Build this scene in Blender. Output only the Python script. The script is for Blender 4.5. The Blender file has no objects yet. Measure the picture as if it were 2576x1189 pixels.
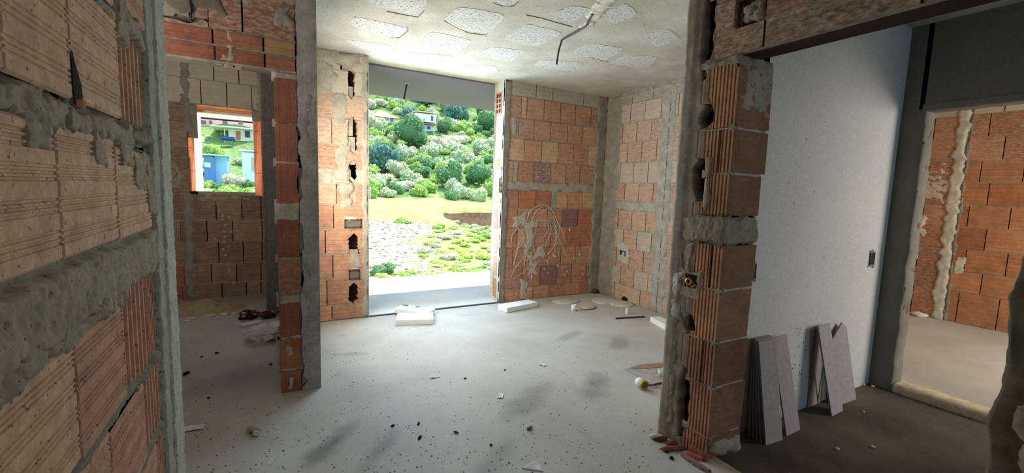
import bpy, bmesh, math, random
from mathutils import Vector, Matrix, noise as mnoise
S = bpy.context.scene
C = S.collection
R = random.Random(7)

# ---------------------------------------------------------------- camera, light, exposure
FX, YAW, PITCH, ROLL, CAMH = 1095.758, 0.509886559, 0.106005773, -0.0336554761, 1.42
_r = Vector((math.cos(YAW), -math.sin(YAW), 0))
_f = Vector((math.sin(YAW)*math.cos(PITCH), math.cos(YAW)*math.cos(PITCH), -math.sin(PITCH)))
_d = _f.cross(_r)
RIGHT = math.cos(ROLL)*_r + math.sin(ROLL)*_d
DOWN = -math.sin(ROLL)*_r + math.cos(ROLL)*_d
cam = bpy.data.cameras.new('camera'); cam_o = bpy.data.objects.new('camera', cam); C.objects.link(cam_o)
m = Matrix((RIGHT, -DOWN, -_f)).transposed().to_4x4(); m.translation = (0, 0, CAMH)
cam_o.matrix_world = m
cam.sensor_width = 36; cam.lens = FX*36/2576; cam.clip_start = .05; cam.clip_end = 1500
S.camera = cam_o
S.view_settings.view_transform = 'Standard'; S.view_settings.look = 'None'
S.view_settings.gamma = 1; S.view_settings.use_curve_mapping = False
S.view_settings.exposure = 0.0

W = bpy.data.worlds.new('sky'); S.world = W; W.use_nodes = True
bg = W.node_tree.nodes['Background']
bg.inputs[0].default_value = (.52, .77, 1, 1); bg.inputs[1].default_value = 2.5

SUN_AZ, SUN_EL = math.radians(50), math.radians(61.8)
sd = Vector((math.sin(SUN_AZ)*math.cos(SUN_EL), math.cos(SUN_AZ)*math.cos(SUN_EL), math.sin(SUN_EL)))
sun = bpy.data.lights.new('sun', 'SUN'); sun.energy = 7.2; sun.angle = .009; sun.color = (1, .95, .86)
sun_o = bpy.data.objects.new('sun', sun); C.objects.link(sun_o)
sun_o.rotation_euler = sd.to_track_quat('Z', 'Y').to_euler(); sun_o.location = (20, 20, 40)

def area_light(name, loc, direction, sx, sy, energy, color, spread=180):
    l = bpy.data.lights.new(name, 'AREA'); l.shape = 'RECTANGLE'; l.size = sx; l.size_y = sy
    l.energy = energy; l.color = color; l.spread = math.radians(spread)
    o = bpy.data.objects.new(name, l); C.objects.link(o); o.location = loc
    o.rotation_euler = (-Vector(direction)).to_track_quat('Z', 'Y').to_euler()
    return o
SKYC = (.76, .88, 1.0)
area_light('daylight_balcony_door', (1.70, 4.99, 1.55), (0, -1, -.05), 1.55, 1.95, 62, (.62, .80, 1.0))
area_light('daylight_side_window', (-.45, 6.42, 1.75), (0, -1, -.2), .55, .9, 4.5, SKYC)
area_light('daylight_side_room', (5.9, -.9, 1.7), (0, 1, -.55), 1.6, 1.3, 82, (1, .95, .86))
area_light('daylight_front_window', (3.3, -1.95, 1.0), (.05, 1, -.25), 1.0, 1.0, 2.2, SKYC)
area_light('fill_main_room', (.36, 3.95, 1.5), (1, .15, 0), .9, 1.1, 38, (1, .93, .80))  # added fill lamp that brightens the main room; no window here
area_light('fill_entrance', (1.0, -2.9, 1.2), (0, 1, 0), 1.0, 2.0, 6, (1, .97, .94))  # added fill lamp behind the camera, set in an unseen opening
area_light('fill_left_room', (-1.5, 2.45, 1.7), (.28, 1, .40), .8, 1.2, 36, (1, .93, .84), 125)  # unseen extra lamp to lift the left room's window wall

# ---------------------------------------------------------------- helpers
def ray(px, py): return RIGHT*((px-1288)/FX) + DOWN*((py-594.5)/FX) + _f
CO = Vector((0, 0, CAMH))
def onz(px, py, z=0.): d = ray(px, py); return CO + d*((z-CAMH)/d.z)
def ony(px, py, y): d = ray(px, py); return CO + d*(y/d.y)
def onx(px, py, x): d = ray(px, py); return CO + d*(x/d.x)
def lin(r, g, b): return tuple((c/255/12.92 if c < 10.3 else ((c/255+.055)/1.055)**2.4) for c in (r, g, b))
def fbm(p, o=4, s=1.0): return mnoise.fractal(Vector(p)*s, 1.0, 2.0, o)   # about -1..1
def sstep(a, b, x):
    t = min(1, max(0, (x-a)/(b-a))); return t*t*(3-2*t)

def tag(o, label=None, cat=None, group=None, kind=None):
    if label: o['label'] = label
    if cat: o['category'] = cat
    if group: o['group'] = group
    if kind: o['kind'] = kind
    return o
def empty(name, loc=(0, 0, 0), rz=0):
    o = bpy.data.objects.new(name, None); C.objects.link(o); o.location = loc; o.rotation_euler.z = rz
    o.empty_display_size = .05
    return o
def copy_tree(o, parent=None):
    c = o.copy(); C.objects.link(c)
    if parent: c.parent = parent
    for ch in o.children: copy_tree(ch, c)
    return c

class G:
    """collects faces with per-face tint / smear / rib values and links them as one mesh"""
    def __init__(s): s.v = []; s.f = []; s.t = []; s.sm = []; s.rb = []; s.uv = []; s.smooth = []
    def face(s, pts, tint=(.5, .5, .5), smear=0., rib=0., uv=None, smooth=False):
        b = len(s.v); s.v += [tuple(p) for p in pts]; s.f.append(tuple(range(b, b+len(pts))))
        s.t.append(tint); s.sm.append(smear); s.rb.append(rib); s.smooth.append(smooth)
        s.uv.append(uv or [(0, 0)]*len(pts))
    def grid(s, P, tint, smear=0., rib=0., closed=False, smooth=True):
        """P[i][j] points; shared vertices"""
        b = len(s.v); n, k = len(P), len(P[0])
        for row in P: s.v += [tuple(p) for p in row]
        for i in range(n-1):
            for j in range(k if closed else k-1):
                j2 = (j+1) % k
                s.f.append((b+i*k+j, b+i*k+j2, b+(i+1)*k+j2, b+(i+1)*k+j))
                s.t.append(tint(i, j) if callable(tint) else tint); s.sm.append(smear); s.rb.append(rib)
                s.smooth.append(smooth); s.uv.append([(0, 0)]*4)
    def prism(s, fr, poly, d1, d0, tint, smear=0., rib=0., vert=False):
        """poly in wall (u,v); front at depth d1, back at d0"""
        a = sum(poly[i][0]*poly[(i+1) % len(poly)][1]-poly[(i+1) % len(poly)][0]*poly[i][1] for i in range(len(poly)))
        if a < 0: poly = poly[::-1]
        uvf = [(v, u) if vert else (u, v) for u, v in poly]
        s.face([fr(u, v, d1) for u, v in poly], tint, smear, rib, uvf)
        n = len(poly)
        for i in range(n):
            p, q = poly[i], poly[(i+1) % n]
            s.face([fr(*p, d1), fr(*p, d0), fr(*q, d0), fr(*q, d1)], tint, smear*.5, 0)
    def box(s, x0, x1, y0, y1, z0, z1, tint=(.5, .5, .5), smear=0., rib=0.):
        c = [Vector((x, y, z)) for x in (x0, x1) for y in (y0, y1) for z in (z0, z1)]
        for q in ((0, 1, 3, 2), (4, 6, 7, 5), (0, 4, 5, 1), (2, 3, 7, 6), (0, 2, 6, 4), (1, 5, 7, 3)):
            s.face([c[i] for i in q], tint, smear, rib)
    def obox(s, o, ax, ay, az, tint=(.5, .5, .5)):
        """oriented box: corner/centre o, half axes"""
        o, ax, ay, az = map(Vector, (o, ax, ay, az))
        c = [o+ax*i+ay*j+az*k for i in (-1, 1) for j in (-1, 1) for k in (-1, 1)]
        for q in ((0, 1, 3, 2), (4, 6, 7, 5), (0, 4, 5, 1), (2, 3, 7, 6), (0, 2, 6, 4), (1, 5, 7, 3)):
            s.face([c[i] for i in q], tint)
    def tube(s, pts, r, tint=(.5, .5, .5), n=8, cap=True):
        pts = [Vector(p) for p in pts]; rings = []
        for i, p in enumerate(pts):
            t = (pts[min(i+1, len(pts)-1)]-pts[max(i-1, 0)]).normalized()
            a = t.orthogonal().normalized() if i == 0 else (pa-t*pa.dot(t)).normalized()
            pa = a; b = t.cross(a); rr = r(i/(len(pts)-1)) if callable(r) else r
            rings.append([p+(a*math.cos(2*math.pi*k/n)+b*math.sin(2*math.pi*k/n))*rr for k in range(n)])
        s.grid(rings, tint, closed=True)
        if cap:
            s.face(rings[0][::-1], tint); s.face(rings[-1], tint)
    def lathe(s, prof, loc=(0, 0, 0), n=20, tint=(.5, .5, .5), axis=None):
        q = Vector(axis).to_track_quat('Z', 'Y') if axis else None
        rings = []
        for r, z in prof:
            ring = []
            for k in range(n):
                p = Vector((r*math.cos(2*math.pi*k/n), r*math.sin(2*math.pi*k/n), z))
                ring.append((q @ p if q else p)+Vector(loc))
            rings.append(ring)
        s.grid(rings, tint, closed=True)
    def blob(s, c, rx, ry, rz, amp=.3, fs=2., seed=0, tint=(.5, .5, .5), sub=2, flat=False):
        bm = bmesh.new(); bmesh.ops.create_icosphere(bm, subdivisions=sub, radius=1)
        b = len(s.v); c = Vector(c)
        for v in bm.verts:
            n = v.co.normalized(); k = 1+amp*fbm(n*fs+Vector((seed*7.3, seed*3.1, seed)), 3)
            s.v.append(tuple(c+Vector((n.x*rx*k, n.y*ry*k, n.z*rz*k))))
        for f in bm.faces:
            s.f.append(tuple(b+v.index for v in f.verts)); s.t.append(tint); s.sm.append(0); s.rb.append(0)
            s.smooth.append(not flat); s.uv.append([(0, 0)]*3)
        bm.free()
    def lumpy(s, fr, u0, u1, v0, v1, h=.01, amp=.008, edge=.02, res=.01, tint=(.4, .38, .33), seed=0., jag=None, low=-.02, fs=1., clip=(-99, 99, -99, 99)):
        """uneven skin of mortar that rises from behind the bricks"""
        jag = edge if jag is None else jag
        e = edge+jag
        nu = max(3, int((u1-u0+2*e)/res)); nv = max(3, int((v1-v0+2*e)/res))
        P = []
        for i in range(nu+1):
            row = []
            for j in range(nv+1):
                u = u0-e+(u1-u0+2*e)*i/nu; v = v0-e+(v1-v0+2*e)*j/nv
                dd = min(u-u0, u1-u, v-v0, v1-v)+jag*fbm((u*11+seed, v*11, seed*3.7), 4)*1.3
                k = sstep(-edge*.5, edge*.5, dd)
                u = min(clip[1], max(clip[0], u)); v = min(clip[3], max(clip[2], v))
                d = low+(h-low)*k+k*amp*(.7*fbm((u*22*fs+seed*2, v*22*fs, seed), 5)+.35*fbm((u*90*fs, v*90*fs, seed+5), 2))
                row.append(fr(u, v, d))
            P.append(row)
        if (fr(1, 0, 0)-fr(0, 0, 0)).cross(fr(0, 1, 0)-fr(0, 0, 0)).dot(fr(0, 0, 1)-fr(0, 0, 0)) > 0: P = P[::-1]
        s.grid(P, tint)
    def build(s, name, mat, parent=None, bevel=0, loc=None):
        me = bpy.data.meshes.new(name)
        vv = s.v
        if loc is not None:
            L = Vector(loc); vv = [tuple(Vector(v)-L) for v in s.v]
        me.from_pydata(vv, [], s.f)
        a = me.attributes.new('tint', 'FLOAT_COLOR', 'FACE'); b = me.attributes.new('smear', 'FLOAT', 'FACE'); c = me.attributes.new('rib', 'FLOAT', 'FACE')
        me.uv_layers.new(name='UVMap')
        a, b, c = me.attributes['tint'], me.attributes['smear'], me.attributes['rib']
        a.data.foreach_set('color', [x for t in s.t for x in (*t[:3], 1)])
        b.data.foreach_set('value', s.sm); c.data.foreach_set('value', s.rb)
        uv = me.uv_layers['UVMap']
        uv.data.foreach_set('uv', [x for f in s.uv for p in f for x in p])
        me.polygons.foreach_set('use_smooth', s.smooth)
        me.materials.append(mat); me.update()
        o = bpy.data.objects.new(name, me); C.objects.link(o)
        if loc is not None: o.location = loc
        if parent: o.parent = parent
        if bevel:
            bm = bmesh.new(); bm.from_mesh(me); bmesh.ops.remove_doubles(bm, verts=bm.verts, dist=1e-5)
            bmesh.ops.bevel(bm, geom=list(bm.edges), offset=bevel, segments=2, affect='EDGES', clamp_overlap=True); bm.to_mesh(me); bm.free()
        return o

def frame(kind, val, sgn):
    """wall frames: 'x' -> plane x=val, u=y ; 'y' -> plane y=val, u=x ; depth grows towards sgn"""
    if kind == 'x': return lambda u, v, d=0.: Vector((val+sgn*d, u, v))
    if kind == 'y': return lambda u, v, d=0.: Vector((u, val+sgn*d, v))
    return lambda u, v, d=0.: Vector((u, v, val+sgn*d))

# ---------------------------------------------------------------- materials
def mat(name):
    m = bpy.data.materials.new(name); m.use_nodes = True
    nt = m.node_tree; return m, nt, nt.nodes, nt.links, nt.nodes['Principled BSDF']
def nd(nt, t, **k):
    n = nt.nodes.new(t)
    for a, b in k.items():
        if a == 'ins':
            for i, v in b.items(): n.inputs[i].default_value = v
        else: setattr(n, a, b)
    return n
def ramp(nt, src, p0, p1, c0=(0, 0, 0, 1), c1=(1, 1, 1, 1)):
    r = nt.nodes.new('ShaderNodeValToRGB'); e = r.color_ramp.elements
    e[0].position = p0; e[1].position = p1; e[0].color = c0; e[1].color = c1
    nt.links.new(src, r.inputs[0]); return r
def mixc(nt, fac, a, b, mode='MIX'):
    n = nt.nodes.new('ShaderNodeMix'); n.data_type = 'RGBA'; n.blend_type = mode
    for sock, v in ((0, fac), (6, a), (7, b)):
        if hasattr(v, 'links') or hasattr(v, 'is_linked'): nt.links.new(v, n.inputs[sock])
        else: n.inputs[sock].default_value = v if sock == 0 or len(v) == 4 else (*v, 1)
    return n.outputs[2]
def math_(nt, op, a, b=None, clamp=False):
    n = nt.nodes.new('ShaderNodeMath'); n.operation = op; n.use_clamp = clamp
    for i, v in enumerate((a, b)):
        if v is None: continue
        if hasattr(v, 'is_linked'): nt.links.new(v, n.inputs[i])
        else: n.inputs[i].default_value = v
    return n.outputs[0]

def brickwork(name, fine=1.0, speck=.0, bumpd=.004, smearcol=lin(196, 186, 168), rough=.9, specsize=90):
    """tinted masonry: colour variation, whitish mortar smears, extruded ribs, dark pits"""
    m, nt, N, L, B = mat(name)
    tc = nd(nt, 'ShaderNodeTexCoord'); ob = tc.outputs['Object']
    t = nd(nt, 'ShaderNodeAttribute', attribute_name='tint'); sm = nd(nt, 'ShaderNodeAttribute', attribute_name='smear'); rb = nd(nt, 'ShaderNodeAttribute', attribute_name='rib')
    n1 = nd(nt, 'ShaderNodeTexNoise', ins={'Scale': 9*fine, 'Detail': 6, 'Roughness': .65}); L.new(ob, n1.inputs[0])
    n2 = nd(nt, 'ShaderNodeTexNoise', ins={'Scale': 60*fine, 'Detail': 4, 'Roughness': .7}); L.new(ob, n2.inputs[0])
    var = ramp(nt, n1.outputs[0], .3, .7, (.72, .72, .72, 1), (1.22, 1.2, 1.18, 1))
    c = mixc(nt, 1., t.outputs[0], var.outputs[0], 'MULTIPLY')
    var2 = ramp(nt, n2.outputs[0], .3, .7, (.84, .84, .84, 1), (1.14, 1.14, 1.14, 1))
    c = mixc(nt, 1., c, var2.outputs[0], 'MULTIPLY')
    # ribs across uv.y
    sep = nd(nt, 'ShaderNodeSeparateXYZ'); L.new(tc.outputs['UV'], sep.inputs[0])
    wv = math_(nt, 'SINE', math_(nt, 'MULTIPLY', sep.outputs[1], 2*math.pi/.021))
    wv2 = math_(nt, 'SINE', math_(nt, 'MULTIPLY', sep.outputs[1], 2*math.pi/.052))
    groove = math_(nt, 'MULTIPLY', math_(nt, 'MULTIPLY', math_(nt, 'GREATER_THAN', wv, .35), math_(nt, 'GREATER_THAN', wv2, -.35)), rb.outputs[2])
    c = mixc(nt, math_(nt, 'MULTIPLY', groove, .22), c, (.10, .05, .03))
    # mortar smears, drawn out along the ribs
    mp = nd(nt, 'ShaderNodeMapping'); mp.inputs['Scale'].default_value = (1, 1, 2.6); L.new(ob, mp.inputs[0])
    n3 = nd(nt, 'ShaderNodeTexNoise', ins={'Scale': 24*fine, 'Detail': 8, 'Roughness': .74, 'Distortion': .3}); L.new(mp.outputs[0], n3.inputs[0])
    s1 = math_(nt, 'SUBTRACT', math_(nt, 'ADD', n3.outputs[0], math_(nt, 'MULTIPLY', sm.outputs[2], .62)), .74)
    s2 = math_(nt, 'MULTIPLY', s1, 5., clamp=True)
    s2 = math_(nt, 'MULTIPLY', s2, math_(nt, 'MINIMUM', math_(nt, 'MULTIPLY', sm.outputs[2], 2.2), .74))
    c = mixc(nt, s2, c, smearcol)
    if speck:
        n4 = nd(nt, 'ShaderNodeTexNoise', ins={'Scale': specsize, 'Detail': 2, 'Roughness': .5}); L.new(ob, n4.inputs[0])
        sp = ramp(nt, n4.outputs[0], .66, .70)
        c = mixc(nt, math_(nt, 'MULTIPLY', sp.outputs[0], speck), c, (.035, .025, .015))
    L.new(c, B.inputs['Base Color']); B.inputs['Roughness'].default_value = rough; B.inputs['Specular IOR Level'].default_value = .2
    hh = math_(nt, 'ADD', math_(nt, 'MULTIPLY', n2.outputs[0], .5), math_(nt, 'MULTIPLY', groove, -.8))
    hh = math_(nt, 'ADD', hh, math_(nt, 'MULTIPLY', s2, .6))
    bp = nd(nt, 'ShaderNodeBump', ins={'Strength': .7, 'Distance': bumpd}); L.new(hh, bp.inputs['Height']); L.new(bp.outputs[0], B.inputs['Normal'])
    return m

def stucco(name, col, col2, scale=4, rough=.9, bump=.003, speckcol=None, speck=(.62, .7), speckscale=70, fine=90):
    m, nt, N, L, B = mat(name)
    tc = nd(nt, 'ShaderNodeTexCoord'); ob = tc.outputs['Object']
    n1 = nd(nt, 'ShaderNodeTexNoise', ins={'Scale': scale, 'Detail': 8, 'Roughness': .62}); L.new(ob, n1.inputs[0])
    r = ramp(nt, n1.outputs[0], .32, .68, (*col, 1), (*col2, 1)); c = r.outputs[0]
    n2 = nd(nt, 'ShaderNodeTexNoise', ins={'Scale': fine, 'Detail': 3, 'Roughness': .6}); L.new(ob, n2.inputs[0])
    v2 = ramp(nt, n2.outputs[0], .3, .7, (.88, .88, .88, 1), (1.1, 1.1, 1.1, 1)); c = mixc(nt, 1., c, v2.outputs[0], 'MULTIPLY')
    if speckcol:
        n3 = nd(nt, 'ShaderNodeTexNoise', ins={'Scale': speckscale, 'Detail': 2, 'Roughness': .5}); L.new(ob, n3.inputs[0])
        s = ramp(nt, n3.outputs[0], *speck); c = mixc(nt, s.outputs[0], c, speckcol)
    L.new(c, B.inputs['Base Color']); B.inputs['Roughness'].default_value = rough; B.inputs['Specular IOR Level'].default_value = .25
    bp = nd(nt, 'ShaderNodeBump', ins={'Strength': .5, 'Distance': bump}); L.new(n2.outputs[0], bp.inputs['Height']); L.new(bp.outputs[0], B.inputs['Normal'])
    return m, nt, c, B

def tinted(name, rough=.8, spec=.3, var=.12, scale=30, metal=0):
    """colour taken from the faces' own tint, with fine variation"""
    m, nt, N, L, B = mat(name)
    tc = nd(nt, 'ShaderNodeTexCoord'); t = nd(nt, 'ShaderNodeAttribute', attribute_name='tint')
    n = nd(nt, 'ShaderNodeTexNoise', ins={'Scale': scale, 'Detail': 5, 'Roughness': .6}); L.new(tc.outputs['Object'], n.inputs[0])
    r = ramp(nt, n.outputs[0], .3, .7, (1-var, 1-var, 1-var, 1), (1+var, 1+var, 1+var, 1))
    L.new(mixc(nt, 1., t.outputs[0], r.outputs[0], 'MULTIPLY'), B.inputs['Base Color'])
    B.inputs['Roughness'].default_value = rough; B.inputs['Specular IOR Level'].default_value = spec; B.inputs['Metallic'].default_value = metal
    bp = nd(nt, 'ShaderNodeBump', ins={'Strength': .25, 'Distance': .002}); L.new(n.outputs[0], bp.inputs['Height']); L.new(bp.outputs[0], B.inputs['Normal'])
    return m

M_BRICK = brickwork('hollow_brick')
M_NEAR = brickwork('hollow_brick_pitted', fine=1.6, speck=.75, bumpd=.002, specsize=75)
M_TINT = tinted('matte_tinted'); M_STONE = tinted('rough_tinted', .95, .1, .25, 22); M_METAL = tinted('metal_tinted', .35, .5, .1, 40, .9)
M_PLASTIC = tinted('plastic_tinted', .45, .4, .04)
M_FOAM = tinted('foam_board', .7, .3, .04, 200)

# floor: pale dusty screed with damp stains and grit
M_FLOOR, nt, c, B = stucco('dusty_screed', lin(176, 171, 163), lin(198, 194, 185), 1.6, .62, .002, lin(120, 112, 100), (.68, .74), 60, 120)
geo = nd(nt, 'ShaderNodeNewGeometry')
nz = nd(nt, 'ShaderNodeTexNoise', ins={'Scale': 2.3, 'Detail': 6, 'Roughness': .6}); nt.links.new(geo.outputs[0], nz.inputs[0])
def stain(c, p, rx, ry, ang, col, amt):
    mp = nd(nt, 'ShaderNodeMapping', vector_type='TEXTURE'); mp.inputs['Location'].default_value = (p[0], p[1], 0); mp.inputs['Rotation'].default_value = (0, 0, ang); mp.inputs['Scale'].default_value = (rx, ry, 1)
    nt.links.new(geo.outputs[0], mp.inputs[0])
    ln = nd(nt, 'ShaderNodeVectorMath', operation='LENGTH'); nt.links.new(mp.outputs[0], ln.inputs[0])
    k = math_(nt, 'ADD', ln.outputs['Value'], math_(nt, 'MULTIPLY', math_(nt, 'SUBTRACT', nz.outputs[0], .5), 2.2))
    rr = ramp(nt, k, .35, 1.15, (1, 1, 1, 1), (0, 0, 0, 1))
    return mixc(nt, math_(nt, 'MULTIPLY', rr.outputs[0], amt), c, col)
for px, py, rx, ry, a, am in ((840, 1110, .26, .10, .9, .75), (1500, 965, .33, .16, .5, .55), (1340, 1000, .40, .12, .5, .4), (960, 1125, .25, .08, .9, .4), (1560, 860, .25, .12, .6, .4), (1430, 845, .25, .08, .4, .35), (880, 890, .22, .06, -.3, .35), (1250, 1150, .3, .1, .6, .35), (560, 960, .5, .2, .4, .25)):
    p = onz(px, py); c = stain(c, p, rx, ry, a, lin(96, 93, 90), am)
nt.links.new(c, B.inputs['Base Color'])
M_SUBFLOOR, _, _, _ = stucco('damp_subfloor', lin(70, 66, 58), lin(104, 99, 88), 2.2, .85, .003, lin(150, 145, 135), (.73, .76), 40)
M_BALC, _, _, _ = stucco('balcony_screed', lin(205, 203, 200), lin(222, 220, 216), 2, .8)
M_CEIL, _, _, _ = stucco('raw_concrete_soffit', lin(176, 170, 156), lin(204, 199, 186), 3.2, .95, .004, lin(110, 106, 98), (.66, .72), 55)
M_PANEL, _, _, _ = stucco('speckled_foam_soffit', lin(200, 197, 192), lin(212, 209, 204), 5, .95, .004, lin(112, 110, 108), (.59, .64), 62)
M_WHITE, nt, c, B = stucco('white_plaster', lin(205, 205, 204), lin(216, 216, 214), 1.5, .9, .0003)
geo = nd(nt, 'ShaderNodeNewGeometry'); nz = nd(nt, 'ShaderNodeTexNoise', ins={'Scale': 3, 'Detail': 5, 'Roughness': .6}); nt.links.new(geo.outputs[0], nz.inputs[0])
sp = nd(nt, 'ShaderNodeTexNoise', ins={'Scale': 46, 'Detail': 2, 'Roughness': .6}); nt.links.new(geo.outputs[0], sp.inputs[0])
mp = nd(nt, 'ShaderNodeMapping', vector_type='TEXTURE'); q = ony(2010, 900, 1.55); mp.inputs['Location'].default_value = (q.x, 1.55, q.z); mp.inputs['Scale'].default_value = (.33, 1, .55); nt.links.new(geo.outputs[0], mp.inputs[0])
ln = nd(nt, 'ShaderNodeVectorMath', operation='LENGTH'); nt.links.new(mp.outputs[0], ln.inputs[0])
near = ramp(nt, ln.outputs['Value'], 0, 1.3, (.13, .13, .13, 1), (0, 0, 0, 1))
k = math_(nt, 'MULTIPLY', math_(nt, 'SUBTRACT', math_(nt, 'ADD', sp.outputs[0], near.outputs[0]), .735), 30, clamp=True)
nt.links.new(mixc(nt, k, c, lin(45, 42, 42)), B.inputs['Base Color'])
M_GREYP, _, _, _ = stucco('grey_render', lin(120, 116, 106), lin(140, 136, 124), 2.5, .92)
M_SLAB, _, _, _ = stucco('painted_soffit', lin(118, 111, 128), lin(124, 117, 134), 1.2, .9, .001)

# ---------------------------------------------------------------- masonry
MORT = lin(174, 167, 152)          # mortar / rough render
MORTD = lin(150, 144, 131)
BR = [lin(200, 146, 116), lin(192, 138, 112), lin(206, 154, 122), lin(186, 136, 114), lin(208, 164, 132), lin(196, 138, 106)]
PURPLE = lin(150, 112, 106); TAN = lin(208, 172, 130); PALE = lin(200, 178, 154); RED = lin(190, 124, 94)
DARK = lin(52, 36, 28)
def rect(u0, u1, v0, v1): return [(u0, v0), (u1, v0), (u1, v1), (u0, v1)]
def jag_poly(u0, u1, v0, v1, a=.01, n=8, seed=0, sides='lrtb'):
    rr = random.Random(seed); P = []
    def e(p, q, on, ax):
        for i in range(n):
            t = i/n; x = p[0]+(q[0]-p[0])*t; y = p[1]+(q[1]-p[1])*t
            if on and i: x, y = (x+rr.uniform(-a, a), y) if ax == 0 else (x, y+rr.uniform(-a, a))
            P.append((x, y))
    e((u0, v0), (u1, v0), 'b' in sides, 1); e((u1, v0), (u1, v1), 'r' in sides, 0); e((u1, v1), (u0, v1), 't' in sides, 1); e((u0, v1), (u0, v0), 'l' in sides, 0)
    return P
def brick_course(g, fr, v0, v1, cuts, tints=None, smear=.35, gap=.010, dep=.05, rib=1., chan=None, rr=R, proud=.0, bed=.012, u_end=None):
    """one course of bricks between the cuts; the bed joint under it; chan(v)->(uL,uR) leaves a chase open"""
    for i in range(len(cuts)-1):
        a, b = cuts[i]+gap/2, cuts[i+1]-gap/2
        if b-a < .01: continue
        t = (tints or {}).get(i) or rr.choice(BR)
        k = rr.uniform(.9, 1.1); sm = smear if not callable(smear) else smear(a, v0)
        if isinstance(t, tuple) and len(t) == 4: sm = t[3]; t = t[:3]
        t = tuple(x*k for x in t)
        d = proud+rr.uniform(-.002, .003)
        if chan:
            n = 14; vs = [v0+bed+(v1-v0-bed)*j/n for j in range(n+1)]; ch = [chan(v) for v in vs]
            if max(c[1] for c in ch) > a and min(c[0] for c in ch) < b:
                Lp = [(a, vs[0])]+[(max(a, min(b, c[0])), v) for v, c in zip(vs, ch)]+[(a, vs[-1])]
                Rp = [(b, vs[0])]+[(min(b, max(a, c[1])), v) for v, c in zip(vs, ch)]+[(b, vs[-1])]
                if min(c[0] for c in ch) > a+.004: g.prism(fr, Lp, d, -dep, t, sm, rib)
                if max(c[1] for c in ch) < b-.004: g.prism(fr, Rp, d, -dep, t, sm, rib)
                continue
        g.prism(fr, rect(a, b, v0+bed, v1), d, -dep, t, sm, rib)
    if not chan: g.prism(fr, rect(cuts[0], cuts[-1], v0-.001, v0+bed+.001), -.005, -dep, MORTD, .5)

def pxs(fr_kind, val, ys, xs):
    f = ony if fr_kind == 'y' else onx
    i = 0 if fr_kind == 'y' else 1
    return [f(x, ys, val)[i] for x in xs]

YB = 4.76     # inside face of the balcony wall
H = 2.73
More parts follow.
